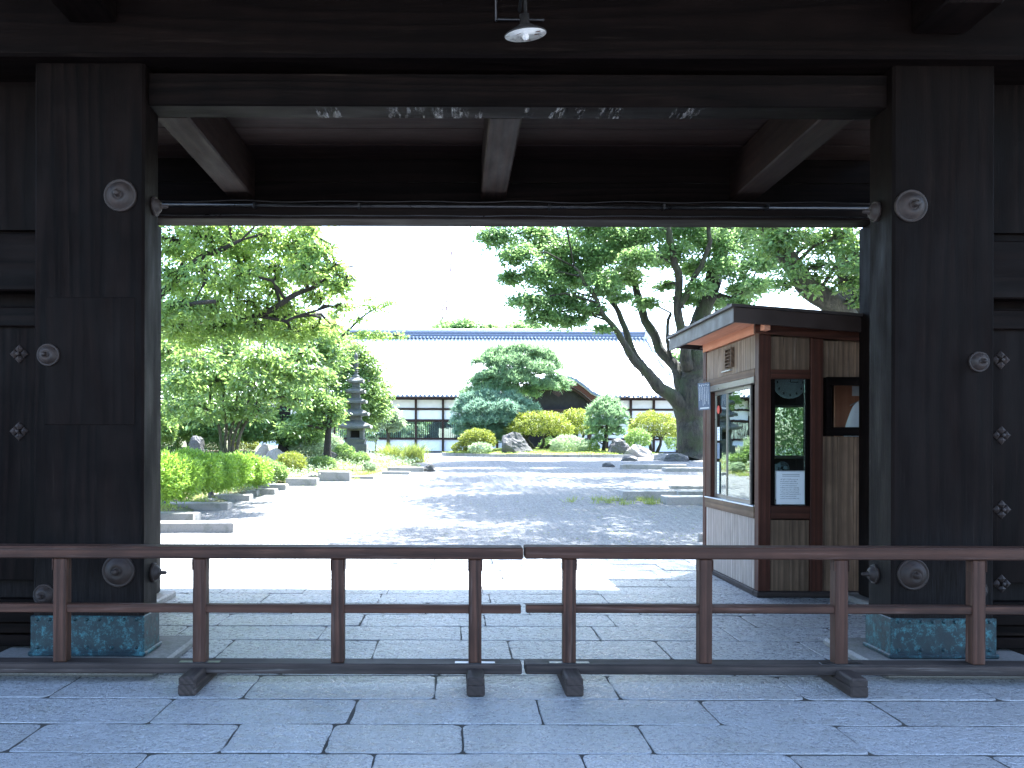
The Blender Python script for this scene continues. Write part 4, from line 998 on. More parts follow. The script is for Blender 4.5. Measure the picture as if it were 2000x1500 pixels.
def bl(px, py, rx, ry, Y, dy=None):
    s_ = Y/FOC; c = P(px, py, Y); return (c, (rx*s_, (dy if dy else (rx+ry)/2*s_), ry*s_))
DK = 3.0
def tree(name, label, cat, base, limbs, blobs, leaf, brk, size, dens, asp=.5, up=.7, group=None, twig=.02, k=14, flat=.38, wob=.05, droop=.25, conn=True, spread=.34):
    """limbs: polylines [(px,py,Y,radius px)]; blobs: [(centre, radii)]; dens leaves per blob"""
    root = thing(name, base, label, cat, group); mb = MB(); allp = []
    for L in limbs:
        pts = []; rad = []
        if L[0][1] >= 855:
            g = P(*L[0][:3]); 
            if g.z > base[2]-.05: pts.append(Vector((g.x, g.y, base[2]-.12))); rad.append(L[0][3]*L[0][2]/FOC*1.1)
        for (a, b) in zip(L[:-1], L[1:]):
            for t in (0, .25, .5, .75):
                px, py, Y, rp_ = [a[i]+(b[i]-a[i])*t for i in range(4)]; q = P(px, py, Y)
                w_ = wob*(1 if t or pts else 0); q += Vector((mnoise.noise(q*1.3)*w_, mnoise.noise(q*1.3+Vector((9, 0, 0)))*w_, 0))*3; pts.append(q); rad.append(rp_*Y/FOC*(1+.10*mnoise.noise(q*2.1)))
        px, py, Y, rp_ = L[-1]; pts.append(P(px, py, Y)); rad.append(max(.01, rp_*Y/FOC)); mb.tube(pts, rad, 12 if rad[0] > .08 else 7); allp += [(p, r_) for p, r_ in zip(pts, rad)]
    PP = []; DD = []
    for c, r in blobs:
        nn_ = int((DK if c[2] < EYE+445*c[1]/FOC else DK*.55)*dens*rng.uniform(.85, 1.15)*(r[0]*r[2])**.9); p, d, cen = blob_pts(c, r, nn_, k, flat, spread); PP.append(p); DD.append(d)
        if conn and allp:
            c = Vector(c); b_, rb = min(allp, key=lambda q: (q[0]-c).length+(.6 if q[0].z > c.z else 0)); L_ = (c-b_).length
            if L_ < 5:
                mid = b_.lerp(c, .5)+Vector((rng.normal()*.12, rng.normal()*.12, .12*L_)); mb.tube([b_, mid, c], [min(rb*.6, twig*2.6), twig*1.9, twig*1.3], 5)
                for q in cen: q = Vector(q); mb.tube([c.lerp(mid, .3), c.lerp(q, .6)+Vector((0, 0, .04)), q], [twig, twig*.6, twig*.3], 4, False)
    if mb.v: part(mb, 'trunk', brk, root, smooth=True)
    V, F = leaf_geo(np.concatenate(PP), size*1.15, asp, up, droop, dirs=np.concatenate(DD)); bulk('crown', V, F, leaf, root, base)
    return root
def dome(name, label, cat, c, r, n_, size, leaf, stems=None, brk=None, group=None, up=.35, asp=.45, lump=.16, base=None, cut=-.35):
    """clipped or naturally domed shrub: leaves in the outer shell of a lumpy ellipsoid"""
    c = np.array(c); r = np.array(r); d = unit(rng.normal(0, 1, (n_*2, 3))); d = d[d[:, 2] > cut][:n_]
    lum = np.array([mnoise.noise(Vector(q*3.1+c)) + .5*mnoise.noise(Vector(q*7.3+c)) for q in d])[:, None]
    rad = (1-rng.exponential(.12, (len(d), 1)).clip(0, .8))*(1+lump*lum*1.6); pos = c+d*r*rad
    base = base or (c[0], c[1], c[2]-r[2]*.6); root = thing(name, base, label, cat, group)
    if stems:
        mb = MB()
        for s_ in stems: mb.tube([Vector(q[:3]) for q in s_], [q[3] for q in s_], 7)
        part(mb, 'trunk', brk, root, smooth=True)
    V, F = leaf_geo(pos, size, asp, up, 0, dirs=d); bulk('crown' if stems else 'leaves', V, F, leaf, root, base); return root
def needles_pad(c, r, tufts, L, w_=.016, per=12):
    c = np.array(c); r = np.array(r); a = rng.uniform(0, 2*np.pi, tufts); q = np.sqrt(rng.uniform(0, 1, tufts))
    edge = 1+.25*np.sin(a*5+rng.uniform(0, 6))*.6; x = q*np.cos(a)*edge; y = q*np.sin(a)*edge; z = np.sqrt(np.clip(1-q*q, 0, 1))*rng.uniform(.3, 1, tufts)-.15*rng.uniform(0, 1, tufts)
    t = c+np.stack([x, y, z], 1)*r; t = np.repeat(t, per, 0); n_ = len(t)
    d = unit(rng.normal(0, 1, (n_, 3))*np.array([[1, 1, .7]])+np.array([[0, 0, .75]])); s_ = unit(np.cross(d, rng.normal(0, 1, (n_, 3))))
    Ln = L*rng.uniform(.7, 1.2, (n_, 1)); V = np.stack([t-s_*w_, t+s_*w_, t+d*Ln], 1).reshape(-1, 3); F = np.arange(n_*3).reshape(-1, 3); return V, F
def pine(name, label, base, limbs, pads, leaf, brk, L, dens, group=None, w_=.016):
    root = thing(name, base, label, 'pine tree', group); mb = MB(); allp = []
    for Lm in limbs:
        pts = [P(a, b, Y)+Vector((0, 0, 0)) for a, b, Y, r_ in Lm]; rad = [r_*Y/FOC for a, b, Y, r_ in Lm]; mb.tube(pts, rad, 9)
        for i in range(len(pts)-1): allp += [(pts[i].lerp(pts[i+1], t), rad[i]) for t in (0, .33, .66)]
        allp.append((pts[-1], rad[-1]))
    VV = []; FF = []; o = 0
    for c, r in pads:
        c = Vector(c); r = (r[0]*1.3, r[1]*1.15, r[2]*2.9); b_, rb = min(allp, key=lambda q: (q[0]-c).length); mb.tube([b_, b_.lerp(c, .5)+Vector((0, 0, -.05)), c], [min(rb, .05), .04, .02], 5)
        for k in range(6):
            q = rng.uniform(0, 6.28); e = c+Vector((math.cos(q)*r[0]*.7, math.sin(q)*r[1]*.7, .02)); mb.tube([c, e], [.02, .008], 4)
        V, F = needles_pad(c, r, int(dens*1.35*r[0]*r[1]*3.14), L, w_); VV.append(V); FF.append(F+o); o += len(V)
    part(mb, 'trunk', brk, root, smooth=True); bulk('crown', np.concatenate(VV), np.concatenate(FF), leaf, root, base); return root
def tufts(name, label, cat, centres, n_, L, leaf, w_=.010, kind=None, spread=.15, lean=.45, group=None):
    C_ = np.array(centres); i = rng.integers(0, len(C_), n_); b = C_[i]+np.concatenate([rng.normal(0, spread, (n_, 2)), np.zeros((n_, 1))], 1)
    d = unit(rng.normal(0, lean, (n_, 3))*np.array([[1, 1, .1]])+np.array([[0, 0, 1]])); s_ = unit(np.cross(d, rng.normal(0, 1, (n_, 3)))); Ln = L*rng.uniform(.4, 1.2, (n_, 1))
    bend = np.concatenate([d[:, :2], np.zeros((n_, 1))], 1)*Ln*.6; m = b+d*Ln*.55; t = b+d*Ln+bend-np.array([[0, 0, 1]])*Ln*.12
    V = np.stack([b-s_*w_, b+s_*w_, m+s_*w_*.7, m-s_*w_*.7, t], 1).reshape(-1, 3); k = np.arange(n_)[:, None]*5
    F = np.concatenate([k+np.array([[0, 1, 2]]), k+np.array([[0, 2, 3]]), k+np.array([[3, 2, 4]])], 1).reshape(-1, 3)
    c0 = C_.mean(0); o = bulk(name, V, F, leaf, None, tuple(c0), kind=kind)
    if kind != 'stuff': tag(o, label, cat, group)
    elif label: o['label'] = label; o['category'] = cat
    return o

# ---- the big forked tree on the right
Y1 = 36.0
L1 = [[(1352, 905, Y1, 42), (1355, 880, Y1, 31), (1353, 830, Y1, 28), (1345, 795, Y1, 30), (1352, 760, Y1, 27), (1356, 700, Y1, 22), (1362, 640, Y1, 18), (1385, 570, Y1, 15), (1402, 500, Y1, 12), (1420, 420, Y1, 10), (1440, 320, Y1, 6)],
      [(1347, 812, Y1, 22), (1320, 782, Y1-.3, 15), (1288, 757, Y1-.6, 12), (1262, 730, Y1-.8, 10.5), (1240, 705, Y1-1, 8), (1215, 668, Y1-1.2, 6.5), (1195, 635, Y1-1.5, 5.5), (1170, 600, Y1-1.8, 4.5), (1145, 560, Y1-2, 3.5), (1120, 520, Y1-2, 2.5)],
      [(1262, 730, Y1-.8, 10), (1238, 680, Y1-.6, 7), (1222, 640, Y1-.5, 6), (1200, 600, Y1-.2, 5), (1178, 560, Y1, 4), (1150, 505, Y1+.3, 3), (1100, 470, Y1+.3, 2)],
      [(1338, 765, Y1, 15), (1318, 718, Y1+.5, 11), (1290, 680, Y1+.8, 9.5), (1262, 625, Y1+1, 8.5), (1247, 575, Y1+1.2, 7.5), (1236, 520, Y1+1.4, 6), (1215, 455, Y1+1.6, 5), (1200, 400, Y1+1.6, 4)],
      [(1345, 720, Y1-.3, 12), (1332, 650, Y1-.8, 9), (1326, 590, Y1-1, 8), (1324, 530, Y1-1.2, 7.5), (1308, 470, Y1-1.4, 7), (1296, 400, Y1-1.4, 5)],
      [(1328, 600, Y1-1, 7), (1345, 560, Y1-1.2, 6), (1370, 520, Y1-1.4, 5), (1382, 470, Y1-1.6, 4.5), (1380, 400, Y1-1.6, 4)],
      [(1375, 600, Y1, 10), (1400, 545, Y1+.6, 9), (1412, 490, Y1+1, 8), (1408, 430, Y1+1, 7)],
      [(1385, 570, Y1, 7), (1430, 580, Y1-.5, 4), (1462, 556, Y1-.8, 3)], [(1310, 712, Y1+.5, 5), (1300, 660, Y1+.2, 3.5), (1310, 610, Y1, 3)],
      [(1236, 520, Y1+1.4, 5), (1190, 480, Y1+1.6, 3.5), (1160, 440, Y1+1.8, 3)]]
B1 = [bl(*q) for q in [(965, 462, 36, 20, 35), (1015, 495, 38, 20, 34.5), (1050, 462, 45, 22, 36), (1055, 540, 40, 20, 34.5), (1030, 585, 36, 16, 34), (1060, 615, 36, 18, 34.5), (1095, 580, 45, 22, 35), (1105, 625, 34, 12, 35), (1120, 535, 45, 24, 36),
      (1100, 490, 45, 24, 35.5), (1160, 500, 48, 28, 36), (1175, 550, 40, 22, 34.5), (1150, 600, 30, 13, 34.5), (1150, 452, 48, 24, 37), (1215, 470, 48, 26, 36), (1215, 535, 38, 20, 37), (1270, 455, 50, 24, 36), (1290, 500, 34, 18, 37.5), (1260, 590, 24, 10, 36),
      (1340, 450, 45, 24, 36), (1400, 470, 45, 28, 35.5), (1355, 520, 34, 18, 37), (1430, 520, 45, 24, 35), (1455, 560, 38, 20, 36), (1500, 500, 36, 26, 35), (1345, 580, 24, 12, 36), (1480, 555, 30, 12, 34), (1395, 590, 24, 14, 37), (1300, 555, 20, 10, 36), (1180, 640, 20, 7, 34.5), (1245, 500, 34, 20, 34.5), (1320, 490, 34, 20, 35), (1375, 455, 40, 24, 37), (1440, 460, 40, 26, 36.5), (1500, 455, 40, 24, 37), (1365, 560, 26, 14, 34.5), (1440, 590, 26, 10, 35), (1215, 580, 22, 10, 35), (1080, 520, 36, 18, 37), (1000, 540, 26, 12, 35)]]
B1 += [bl(px, py, 58, 36, Y) for px, py, Y in [(1000, 405, 36), (1080, 400, 33), (1100, 350, 38), (1170, 395, 36), (1180, 320, 34), (1260, 390, 33), (1270, 300, 38), (1340, 380, 36), (1360, 290, 34), (1430, 400, 38), (1450, 320, 33), (1510, 390, 36), (1400, 230, 36), (1300, 220, 35)]]
tree('forked_tree', 'big tree with a thick mossy forked trunk, limbs spreading in front of the hall roof', 'tree', (P(1355, 895, Y1).x, Y1, gz(Y1)), L1, B1, M['leaf_zelkova'], M['bark'], .15, 1350, .5, .5, k=26, flat=.5, wob=.07, spread=.34)

# ---- leaning tree behind the booth
Y2 = 19.0
L2 = [[(1700, 960, Y2, 34), (1692, 800, Y2, 26), (1680, 650, Y2, 20), (1668, 560, Y2, 17), (1655, 470, Y2, 15), (1640, 380, Y2, 12)],
      [(1690, 690, Y2, 26), (1650, 610, Y2-.1, 22), (1600, 572, Y2-.3, 21), (1558, 530, Y2-.4, 19), (1525, 480, Y2-.5, 16), (1492, 435, Y2-.6, 13), (1440, 350, Y2-.8, 9), (1360, 290, Y2-1, 6)],
      [(1690, 720, Y2, 10), (1720, 600, Y2, 9), (1740, 450, Y2, 8)]]
B2 = [bl(*q) for q in [(1500, 470, 38, 30, 18.2), (1545, 455, 42, 30, 17.8), (1590, 470, 42, 32, 18.6), (1640, 460, 40, 36, 17.8), (1675, 500, 30, 40, 17.6), (1600, 520, 40, 26, 18.5), (1545, 520, 34, 24, 17.9), (1520, 555, 26, 14, 18.5), (1650, 545, 32, 26, 18.2), (1470, 440, 34, 22, 18.6), (1680, 580, 18, 18, 18.4), (1575, 565, 26, 10, 18.0), (1700, 540, 30, 30, 18)]]
B2 += [bl(px, py, 95, 50, Y) for px, py, Y in [(1480, 350, 18), (1600, 350, 19), (1700, 380, 18), (1400, 230, 17), (1530, 240, 20), (1650, 240, 16), (1350, 130, 18.5), (1480, 110, 16.5), (1280, 20, 18), (1600, 100, 20), (1250, -90, 20), (1400, -40, 20), (1750, 200, 20), (1820, 320, 19)]]
B2 += [((x, y, z), (1.5, 1.5, .6)) for x, y, z in [(3.2, 15.2, 8.4), (5.2, 15.6, 9), (6.8, 14.8, 8.6), (8.6, 15.2, 9), (4.6, 17.4, 9.6), (7, 17.6, 9.8), (10, 16, 9.4), (2.2, 17.5, 9), (5.8, 13.9, 8), (7.8, 13.2, 7.8), (9.8, 13.6, 8.2)]]
tree('leaning_tree', 'large tree with a thick trunk leaning left above the booth roof at the right post', 'tree', (P(1700, 900, Y2).x, Y2, gz(Y2)), L2, B2, M['leaf_evergreen'], M['bark2'], .105, 1150, .46, .6, k=18, flat=.5, wob=.04)
# a further tree right of the frame whose shade falls on the gravel
tree('broad_tree', 'broad tree outside the right of the opening that shades the gravel', 'tree', (11.5, 25, gz(25)), [[(1672, 880, 25, 26), (1660, 700, 25, 20), (1640, 400, 25, 14), (1600, 100, 25, 8)]],
     [bl(px, py, 110, 60, Y) for px, py, Y in [(1350, 120, 25), (1450, 60, 27), (1550, 160, 23), (1650, 60, 26), (1300, 30, 22.5), (1500, -60, 24), (1700, 200, 27), (1380, -80, 26), (1220, 60, 25), (1600, -100, 22)]]+[((x, y, z), (2.1, 1.5, .8)) for x, y, z in [(4.6, 20.6, 10), (7, 21, 10.5), (3.9, 24, 11), (6.2, 24.2, 11), (9, 22, 10.5), (4.4, 27.6, 11.6), (7.4, 27, 11.8), (10.2, 26, 12), (5.2, 30.5, 12.5), (8.6, 30.5, 12.4)]], M['leaf_zelkova'], M['bark'], .17, 640, .5, .7, k=18)

# ---- left side trees
Y3 = 19.0
L3 = [[(235, 960, Y3, 24), (240, 800, Y3, 20), (262, 680, Y3, 17), (300, 590, Y3, 12), (345, 545, Y3, 8), (400, 500, Y3-.4, 6), (470, 470, Y3-.8, 3)], [(262, 660, Y3+1, 9), (330, 635, Y3+1.6, 7.5), (420, 628, Y3+1.4, 6.5), (500, 618, Y3+.6, 6), (560, 588, Y3+.1, 5.5), (610, 560, Y3, 4), (660, 530, Y3, 2.5), (690, 520, Y3, 1.5)],
      [(262, 680, Y3, 12), (260, 560, Y3, 10), (290, 440, Y3, 8), (350, 330, Y3, 5)], [(300, 590, Y3, 6), (340, 600, Y3-.8, 5), (420, 590, Y3-1.2, 4)], [(500, 618, Y3+.6, 4), (560, 628, Y3+.4, 3), (640, 600, Y3+.2, 2)]]
B3 = [bl(*q) for q in [(340, 470, 50, 34, 19), (400, 460, 48, 32, 18.4), (455, 470, 50, 30, 19.4), (515, 465, 46, 28, 19), (570, 475, 44, 26, 19.2), (615, 490, 36, 20, 18.8), (650, 520, 32, 16, 19), (600, 530, 42, 22, 18.6), (660, 560, 34, 14, 19), (620, 575, 34, 16, 19.3), (540, 525, 44, 24, 19.6), (470, 535, 48, 26, 18.6), (400, 530, 46, 26, 18.2), (335, 540, 40, 28, 18.6),
      (350, 600, 46, 26, 18.2), (420, 600, 46, 26, 18.6), (490, 590, 44, 24, 19.4), (560, 600, 34, 16, 19.6), (680, 545, 20, 8, 19), (600, 450, 26, 12, 19.2), (640, 485, 24, 10, 18.9), (665, 600, 22, 9, 19.1), (300, 620, 34, 30, 18), (450, 560, 40, 20, 20), (380, 500, 40, 20, 20), (340, 640, 46, 24, 19), (420, 640, 46, 22, 19.6), (500, 640, 44, 20, 19.8), (570, 650, 40, 18, 20), (620, 640, 32, 14, 20), (540, 560, 44, 22, 20.2), (470, 500, 46, 26, 20), (580, 510, 40, 22, 20), (360, 560, 46, 26, 20), (540, 620, 44, 22, 20.4), (600, 620, 36, 18, 20.6), (460, 620, 44, 24, 20.4), (380, 660, 40, 20, 20), (650, 640, 26, 14, 21), (620, 540, 38, 20, 20)]]
B3 += [bl(px, py, 80, 42, Y) for px, py, Y in [(330, 400, 19), (420, 390, 18), (500, 395, 20), (560, 420, 18.5), (380, 320, 19), (470, 310, 19.5), (290, 320, 18), (230, 420, 18.5), (220, 560, 19), (420, 240, 19)]]
tree('cherry_tree', 'large leafy tree filling the upper left of the opening, with branches reaching over the path', 'tree', (P(235, 900, Y3).x, Y3, bedz(P(235, 900, Y3).x, Y3)), L3, B3, M['leaf_cherry'], M['barkdark'], .105, 1500, .42, .5, k=34, flat=.6, droop=.5, spread=.30)
Y4 = 23.0
B4 = [bl(*q) for q in [(330, 690, 44, 26, 23.0), (390, 700, 48, 26, 22.6), (450, 690, 46, 24, 23.4), (510, 700, 44, 24, 22.9), (560, 720, 40, 20, 23.1), (595, 740, 30, 12, 23.1), (350, 745, 48, 24, 22.3), (420, 745, 48, 24, 22.9), (490, 750, 46, 24, 22.6), (550, 765, 36, 18, 23.1), (580, 785, 26, 10, 23.1), (340, 800, 44, 22, 22.9), (400, 800, 42, 20, 22.3), (455, 800, 40, 20, 23.1), (505, 800, 34, 16, 22.9), (620, 725, 20, 8, 23.1), (440, 655, 40, 18, 23.6), (520, 655, 40, 18, 23.7), (350, 655, 40, 18, 23.1), (590, 690, 30, 12, 23.4)]]
x4 = P(445, 880, Y4).x; L4 = []
for i, (a, b, c_) in enumerate([(434, 425, 400), (441, 440, 440), (449, 452, 480), (455, 465, 520), (461, 480, 550)]):
    L4.append([(a, 888, Y4+.05*i, 3.4), (b, 830, Y4, 2.8), ((b+c_)/2, 770, Y4, 2.3), (c_, 715, Y4, 1.5)])
tree('camellia_tree', 'glossy leaved tree with five thin stems behind the lime hedge at the left', 'tree', (x4, Y4, bedz(x4, Y4)), L4, B4, M['leaf_evergreen'], M['bark2'], .13, 900, .44, .5, k=26, flat=.6, twig=.012, droop=.55)
# sparse young cherry in the middle
Y5 = 31.5
L5 = [[(622, 880, Y5, 6), (628, 800, Y5, 4.6), (640, 740, Y5, 3.8), (650, 690, Y5, 3.2), (668, 655, Y5, 2.4), (700, 625, Y5, 2), (735, 600, Y5, 1.2), (760, 585, Y5, .7)], [(668, 655, Y5, 2.6), (700, 648, Y5, 1.8), (740, 650, Y5, 1.2), (784, 657, Y5, .7)], [(665, 660, Y5, 2), (655, 630, Y5, 1.4), (640, 610, Y5, .8)], [(700, 625, Y5, 1.4), (690, 600, Y5, .8)]]
B5 = [bl(*q) for q in [(712, 650, 26, 7, 31.5), (745, 655, 28, 7, 31.5), (775, 656, 14, 6, 31.5), (735, 602, 20, 8, 31.5), (758, 590, 14, 7, 31.5), (700, 625, 16, 6, 31.5), (690, 598, 14, 7, 31.5), (650, 615, 16, 10, 31.5), (675, 580, 14, 6, 31.5), (720, 585, 10, 5, 31.5), (655, 670, 16, 12, 31.6)]]
tree('young_cherry', 'slim cherry sapling whose sparse branches stand out against the white roof', 'tree', (P(622, 880, Y5).x, Y5, bedz(P(622, 880, Y5).x, Y5)), L5, B5, M['leaf_cherry'], M['barkdark'], .12, 1100, .42, .5, k=9, flat=.4, twig=.012, spread=.45)
# trees further back on the left
def backtree(label, base, limbs, blobs, leaf, size, dens, k=16): return tree('garden_tree', label, 'tree', base, limbs, blobs, leaf, M['barkdark'], size, dens, .5, .55, k=k, flat=.6, group='trees in the left part of the garden')
Yr = 37.0
backtree('rounded light green tree standing behind the stone pagoda', (P(700, 880, Yr).x, Yr, bedz(P(700, 880, Yr).x, Yr)), [[(700, 890, Yr, 8), (698, 800, Yr, 6), (690, 720, Yr, 4)]],
         [bl(*q) for q in [(690, 690, 34, 26, Yr), (715, 715, 30, 24, Yr), (735, 755, 28, 26, Yr), (735, 800, 26, 22, Yr), (700, 770, 38, 32, Yr-.5), (665, 720, 34, 30, Yr), (660, 770, 34, 30, Yr), (700, 815, 36, 22, Yr), (655, 670, 30, 22, Yr+.5)]], M['leaf_round'], .12, 1900, 22)
Yr = 28.0
backtree('yellow green tree with a short grey trunk left of the pagoda', (P(640, 890, Yr).x, Yr, bedz(P(640, 890, Yr).x, Yr)), [[(640, 892, Yr, 8), (638, 850, Yr, 6.5), (640, 810, Yr, 5), (620, 770, Yr, 3)]],
         [bl(*q) for q in [(600, 770, 36, 18, Yr), (640, 785, 34, 16, Yr), (655, 805, 26, 14, Yr), (600, 810, 34, 18, Yr), (570, 835, 30, 16, Yr-.5), (620, 740, 34, 20, Yr+.5), (625, 830, 26, 10, Yr)]], M['leaf_round'], .11, 1500)
Yr = 30.0
backtree('dense dark tree filling the depth of the garden at the left', (P(560, 880, Yr).x, Yr, bedz(P(560, 880, Yr).x, Yr)), [[(560, 900, Yr, 16), (555, 840, Yr, 13), (560, 760, Yr, 9), (580, 680, Yr, 6)], [(555, 840, Yr, 8), (500, 790, Yr, 6), (460, 740, Yr, 4)]],
         [bl(*q) for q in [(540, 700, 60, 40, Yr), (600, 680, 50, 36, Yr), (480, 720, 55, 40, Yr), (580, 760, 55, 36, Yr+.5), (500, 800, 55, 34, Yr), (430, 760, 50, 36, Yr), (630, 640, 34, 24, Yr), (560, 640, 50, 30, Yr), (640, 700, 34, 30, Yr)]], M['leaf_evergreen'], .13, 900, 22)
Yr = 33.0
backtree('farther shady tree behind the glossy leaved tree at the left post', (P(380, 880, Yr).x, Yr, bedz(P(380, 880, Yr).x, Yr)), [[(380, 900, Yr, 16), (375, 800, Yr, 12), (380, 700, Yr, 8)]],
         [bl(*q) for q in [(330, 780, 60, 44, Yr), (400, 720, 60, 44, Yr), (340, 680, 60, 44, Yr), (420, 800, 55, 36, Yr), (300, 720, 50, 50, Yr), (370, 620, 60, 40, Yr), (450, 650, 50, 36, Yr), (360, 840, 50, 22, Yr)]], M['leaf_evergreen'], .13, 800, 22)
# clipped tree by the hall
Yt = 44.0; xt = P(755, 880, Yt).x; zt = gz(Yt)
tree('clipped_tree', 'small pale leaved umbrella shaped tree in front of the hall wall', 'tree', (xt, Yt, zt), [[(757, 884, Yt, 3), (756, 850, Yt, 2.6), (752, 825, Yt, 2)], [(735, 884, Yt, 1.5), (733, 850, Yt, 1), (728, 838, Yt, .6)]],
     [bl(*q) for q in [(740, 815, 18, 10, Yt), (760, 808, 20, 11, Yt), (775, 825, 14, 10, Yt), (730, 835, 14, 10, Yt), (752, 828, 22, 9, Yt), (728, 855, 9, 7, Yt), (770, 838, 10, 6, Yt)]], M['leaf_pale'], M['bark'], .13, 1500, .5, .6, k=12)

# ---- hedges and shrubs on the left
def mound(label, px, py, rx, ry, Y, leaf, n_, size, up=.35, group='shrubs in the left garden bed', **kw):
    if ry < 30: Y = GB(px, py+ry*.85).y
    c = P(px, py, Y); s_ = Y/FOC; return dome('garden_shrub', label, 'shrub', c, (rx*s_, (rx+ry)*.5*s_, ry*s_), n_, size, leaf, group=group, up=up, base=(c.x, Y, bedz(c.x, Y)), cut=-.7, **kw)
hd = []
root = thing('lime_hedge', (P(400, 900, 18).x, 18, .3), 'bright lime green feathery hedge along the left edge of the gravel', 'hedge')
VV = []; FF = []; o_ = 0
for (px, py, rx, ry, Y) in [(318, 935, 40, 44, 15.6), (350, 935, 40, 40, 16.4), (390, 926, 38, 36, 17.6), (425, 925, 36, 34, 18.6), (455, 920, 34, 30, 19.6), (485, 918, 32, 26, 20.6), (505, 925, 22, 22, 21.2), (370, 905, 30, 22, 17.6), (290, 930, 44, 44, 15.8)]:
    s_ = Y/FOC; c = np.array(P(px, py, Y)); n_ = 4200; d = unit(rng.normal(0, 1, (n_, 3))); lum = np.array([mnoise.noise(Vector(q*3+c))+.7*mnoise.noise(Vector(q*8+c)) for q in d])[:, None]
    pos = c+d*np.array([rx*s_, .6, ry*s_])*(1-rng.exponential(.12, (n_, 1)).clip(0, .8))*(1+.35*lum)
    V, F = leaf_geo(pos, .085, .30, .12, 0, dirs=d+np.array([[0, 0, .5]])+rng.normal(0, .5, (n_, 3))); VV.append(V); FF.append(F+o_); o_ += len(V)
bulk('leaves', np.concatenate(VV), np.concatenate(FF), M['leaf_lime'], root, tuple(W[root.name]))
mound('yellow orange shrub in front of the two angular rocks', 568, 905, 28, 20, 22.4, M['leaf_gold'], 3800, .055)
mound('dark green low bush between the lime hedge and the yellow shrub', 537, 925, 24, 20, 21.3, M['leaf_evergreen'], 2600, .07)
mound('green bush just behind the right end of the lime hedge', 512, 915, 26, 20, 22, M['leaf_round'], 2600, .06)
mound('orange tinged shrub behind the thin stems at the left', 475, 866, 26, 18, 26, M['leaf_gold'], 2600, .075)
mound('green bush left of the thin stems, behind the hedge', 412, 868, 26, 20, 26, M['leaf_round'], 2200, .08)
mound('dark bush at the left post beside the leaning rock', 325, 872, 26, 16, 24, M['leaf_evergreen'], 2200, .08)
mound('grey green spreading shrub right of the angular rocks', 600, 878, 32, 20, 27.5, M['leaf_pale'], 3200, .085)
mound('grey green spreading shrub left of the pagoda base', 640, 872, 30, 22, 29.5, M['leaf_pale'], 3000, .09)
mound('dark green bush at the foot of the pagoda', 672, 888, 20, 18, 30.5, M['leaf_evergreen'], 2000, .08)
mound('low green bush in front of the pagoda base', 705, 898, 16, 12, 31.0, M['leaf_round'], 1500, .07)
mound('low bush above the tall square ended block', 630, 905, 26, 12, 26.6, M['leaf_round'], 1800, .07)
mound('small bush behind the last low slabs', 722, 912, 12, 9, 29, M['leaf_pale'], 900, .06)
for lb, x, y, z, r_, m in (('green bush behind the booth seen through its rear window', 7.3, 18.6, 1.5, 1.5, 'leaf_round'), ('taller dark bush behind the booth at the right of its rear window', 9.3, 19.5, 1.9, 1.8, 'leaf_evergreen'), ('bush behind the booth at the left of its rear window', 8.6, 23.5, 1.9, 1.5, 'leaf_evergreen')):
    dome('rear_bush', lb, 'shrub', (x, y, z), (r_, r_, r_*1.15), 9000, .09, M[m], group='bushes behind the ticket booth', base=(x, y, gz(y)), cut=-.8)
mound('large dark bush under the trees left of the pagoda', 590, 845, 40, 34, 30, M['leaf_evergreen'], 5200, .13)
mound('large dark bush under the trees behind the angular rocks', 520, 840, 42, 34, 30, M['leaf_evergreen'], 5200, .13)
mound('large green bush behind the thin stemmed tree', 450, 838, 44, 34, 30, M['leaf_round'], 5200, .12)
mound('large dark bush behind the leaning rock at the left post', 365, 838, 50, 34, 30, M['leaf_evergreen'], 5600, .13)
mound('green bush at the edge of the left post under the trees', 305, 840, 36, 34, 28, M['leaf_round'], 4200, .12)
# tufts of tall weeds
for lb, px, py, n_ in (('bushy weed tuft, the left one of the two at the end of the left edge', 764, 905, 1300), ('bushy weed tuft, the right one of the two at the end of the left edge', 808, 903, 1300)):
    g0 = G(px, py); tufts('weed_tuft', lb, 'weeds', [(g0.x, g0.y, g0.z)], n_//2, .85, M['grassblade'], .012, lean=.28, spread=.20, group='tall weed tufts')
cs = []
for k in range(70):
    px = rng.uniform(560, 740); py = 945-(px-560)*.13+rng.normal(0, 5); g0 = G(px, py); cs.append(tuple(g0))
tufts('sparse_weeds', None, None, cs, 2600, .13, M['grassblade'], .008, 'stuff', .10)
cs = [tuple(G(rng.uniform(1180, 1300), rng.uniform(974, 986))) for k in range(16)]+[tuple(G(rng.uniform(1090, 1180), rng.uniform(974, 984))) for k in range(5)]
tufts('weeds_by_blocks', None, None, cs, 520, .16, M['grassblade'], .006, 'stuff', .07)
cs = []
for k in range(900):
    y_ = rng.uniform(13.5, 33); x_ = Xb(y_)-abs(rng.normal(0, 1.6))-.45; cs.append((x_, y_, bedz(x_, y_)))
tufts('bed_grass', None, None, cs, 20000, .10, M['grassblade'], .009, 'stuff', .16)
P2 = []
for k in range(500):
    y_ = rng.uniform(20, 36); x_ = Xb(y_)-abs(rng.normal(0, 2.5))-.3; P2.append((x_, y_, bedz(x_, y_)+.08))
P2 = np.repeat(np.array(P2), 26, 0); P2 = P2+rng.normal(0, 1, P2.shape)*np.array([[.22, .22, .07]])
V, F = leaf_geo(P2, .075, .5, .6, 0); bulk('ground_cover', V, F, M['leaf_pale'], kind='stuff')
cs = [];
while len(cs) < 900:
    a, b = rng.uniform(-1, 1, 2)
    if a*a+b*b < .93: x_, y_ = IC.x+a*IRX, IC.y+b*IRY; cs.append((x_, y_, lawnz(x_, y_)-.01))
tufts('lawn_grass', None, None, cs, 30000, .06, M['grassblade'], .012, 'stuff', .22)

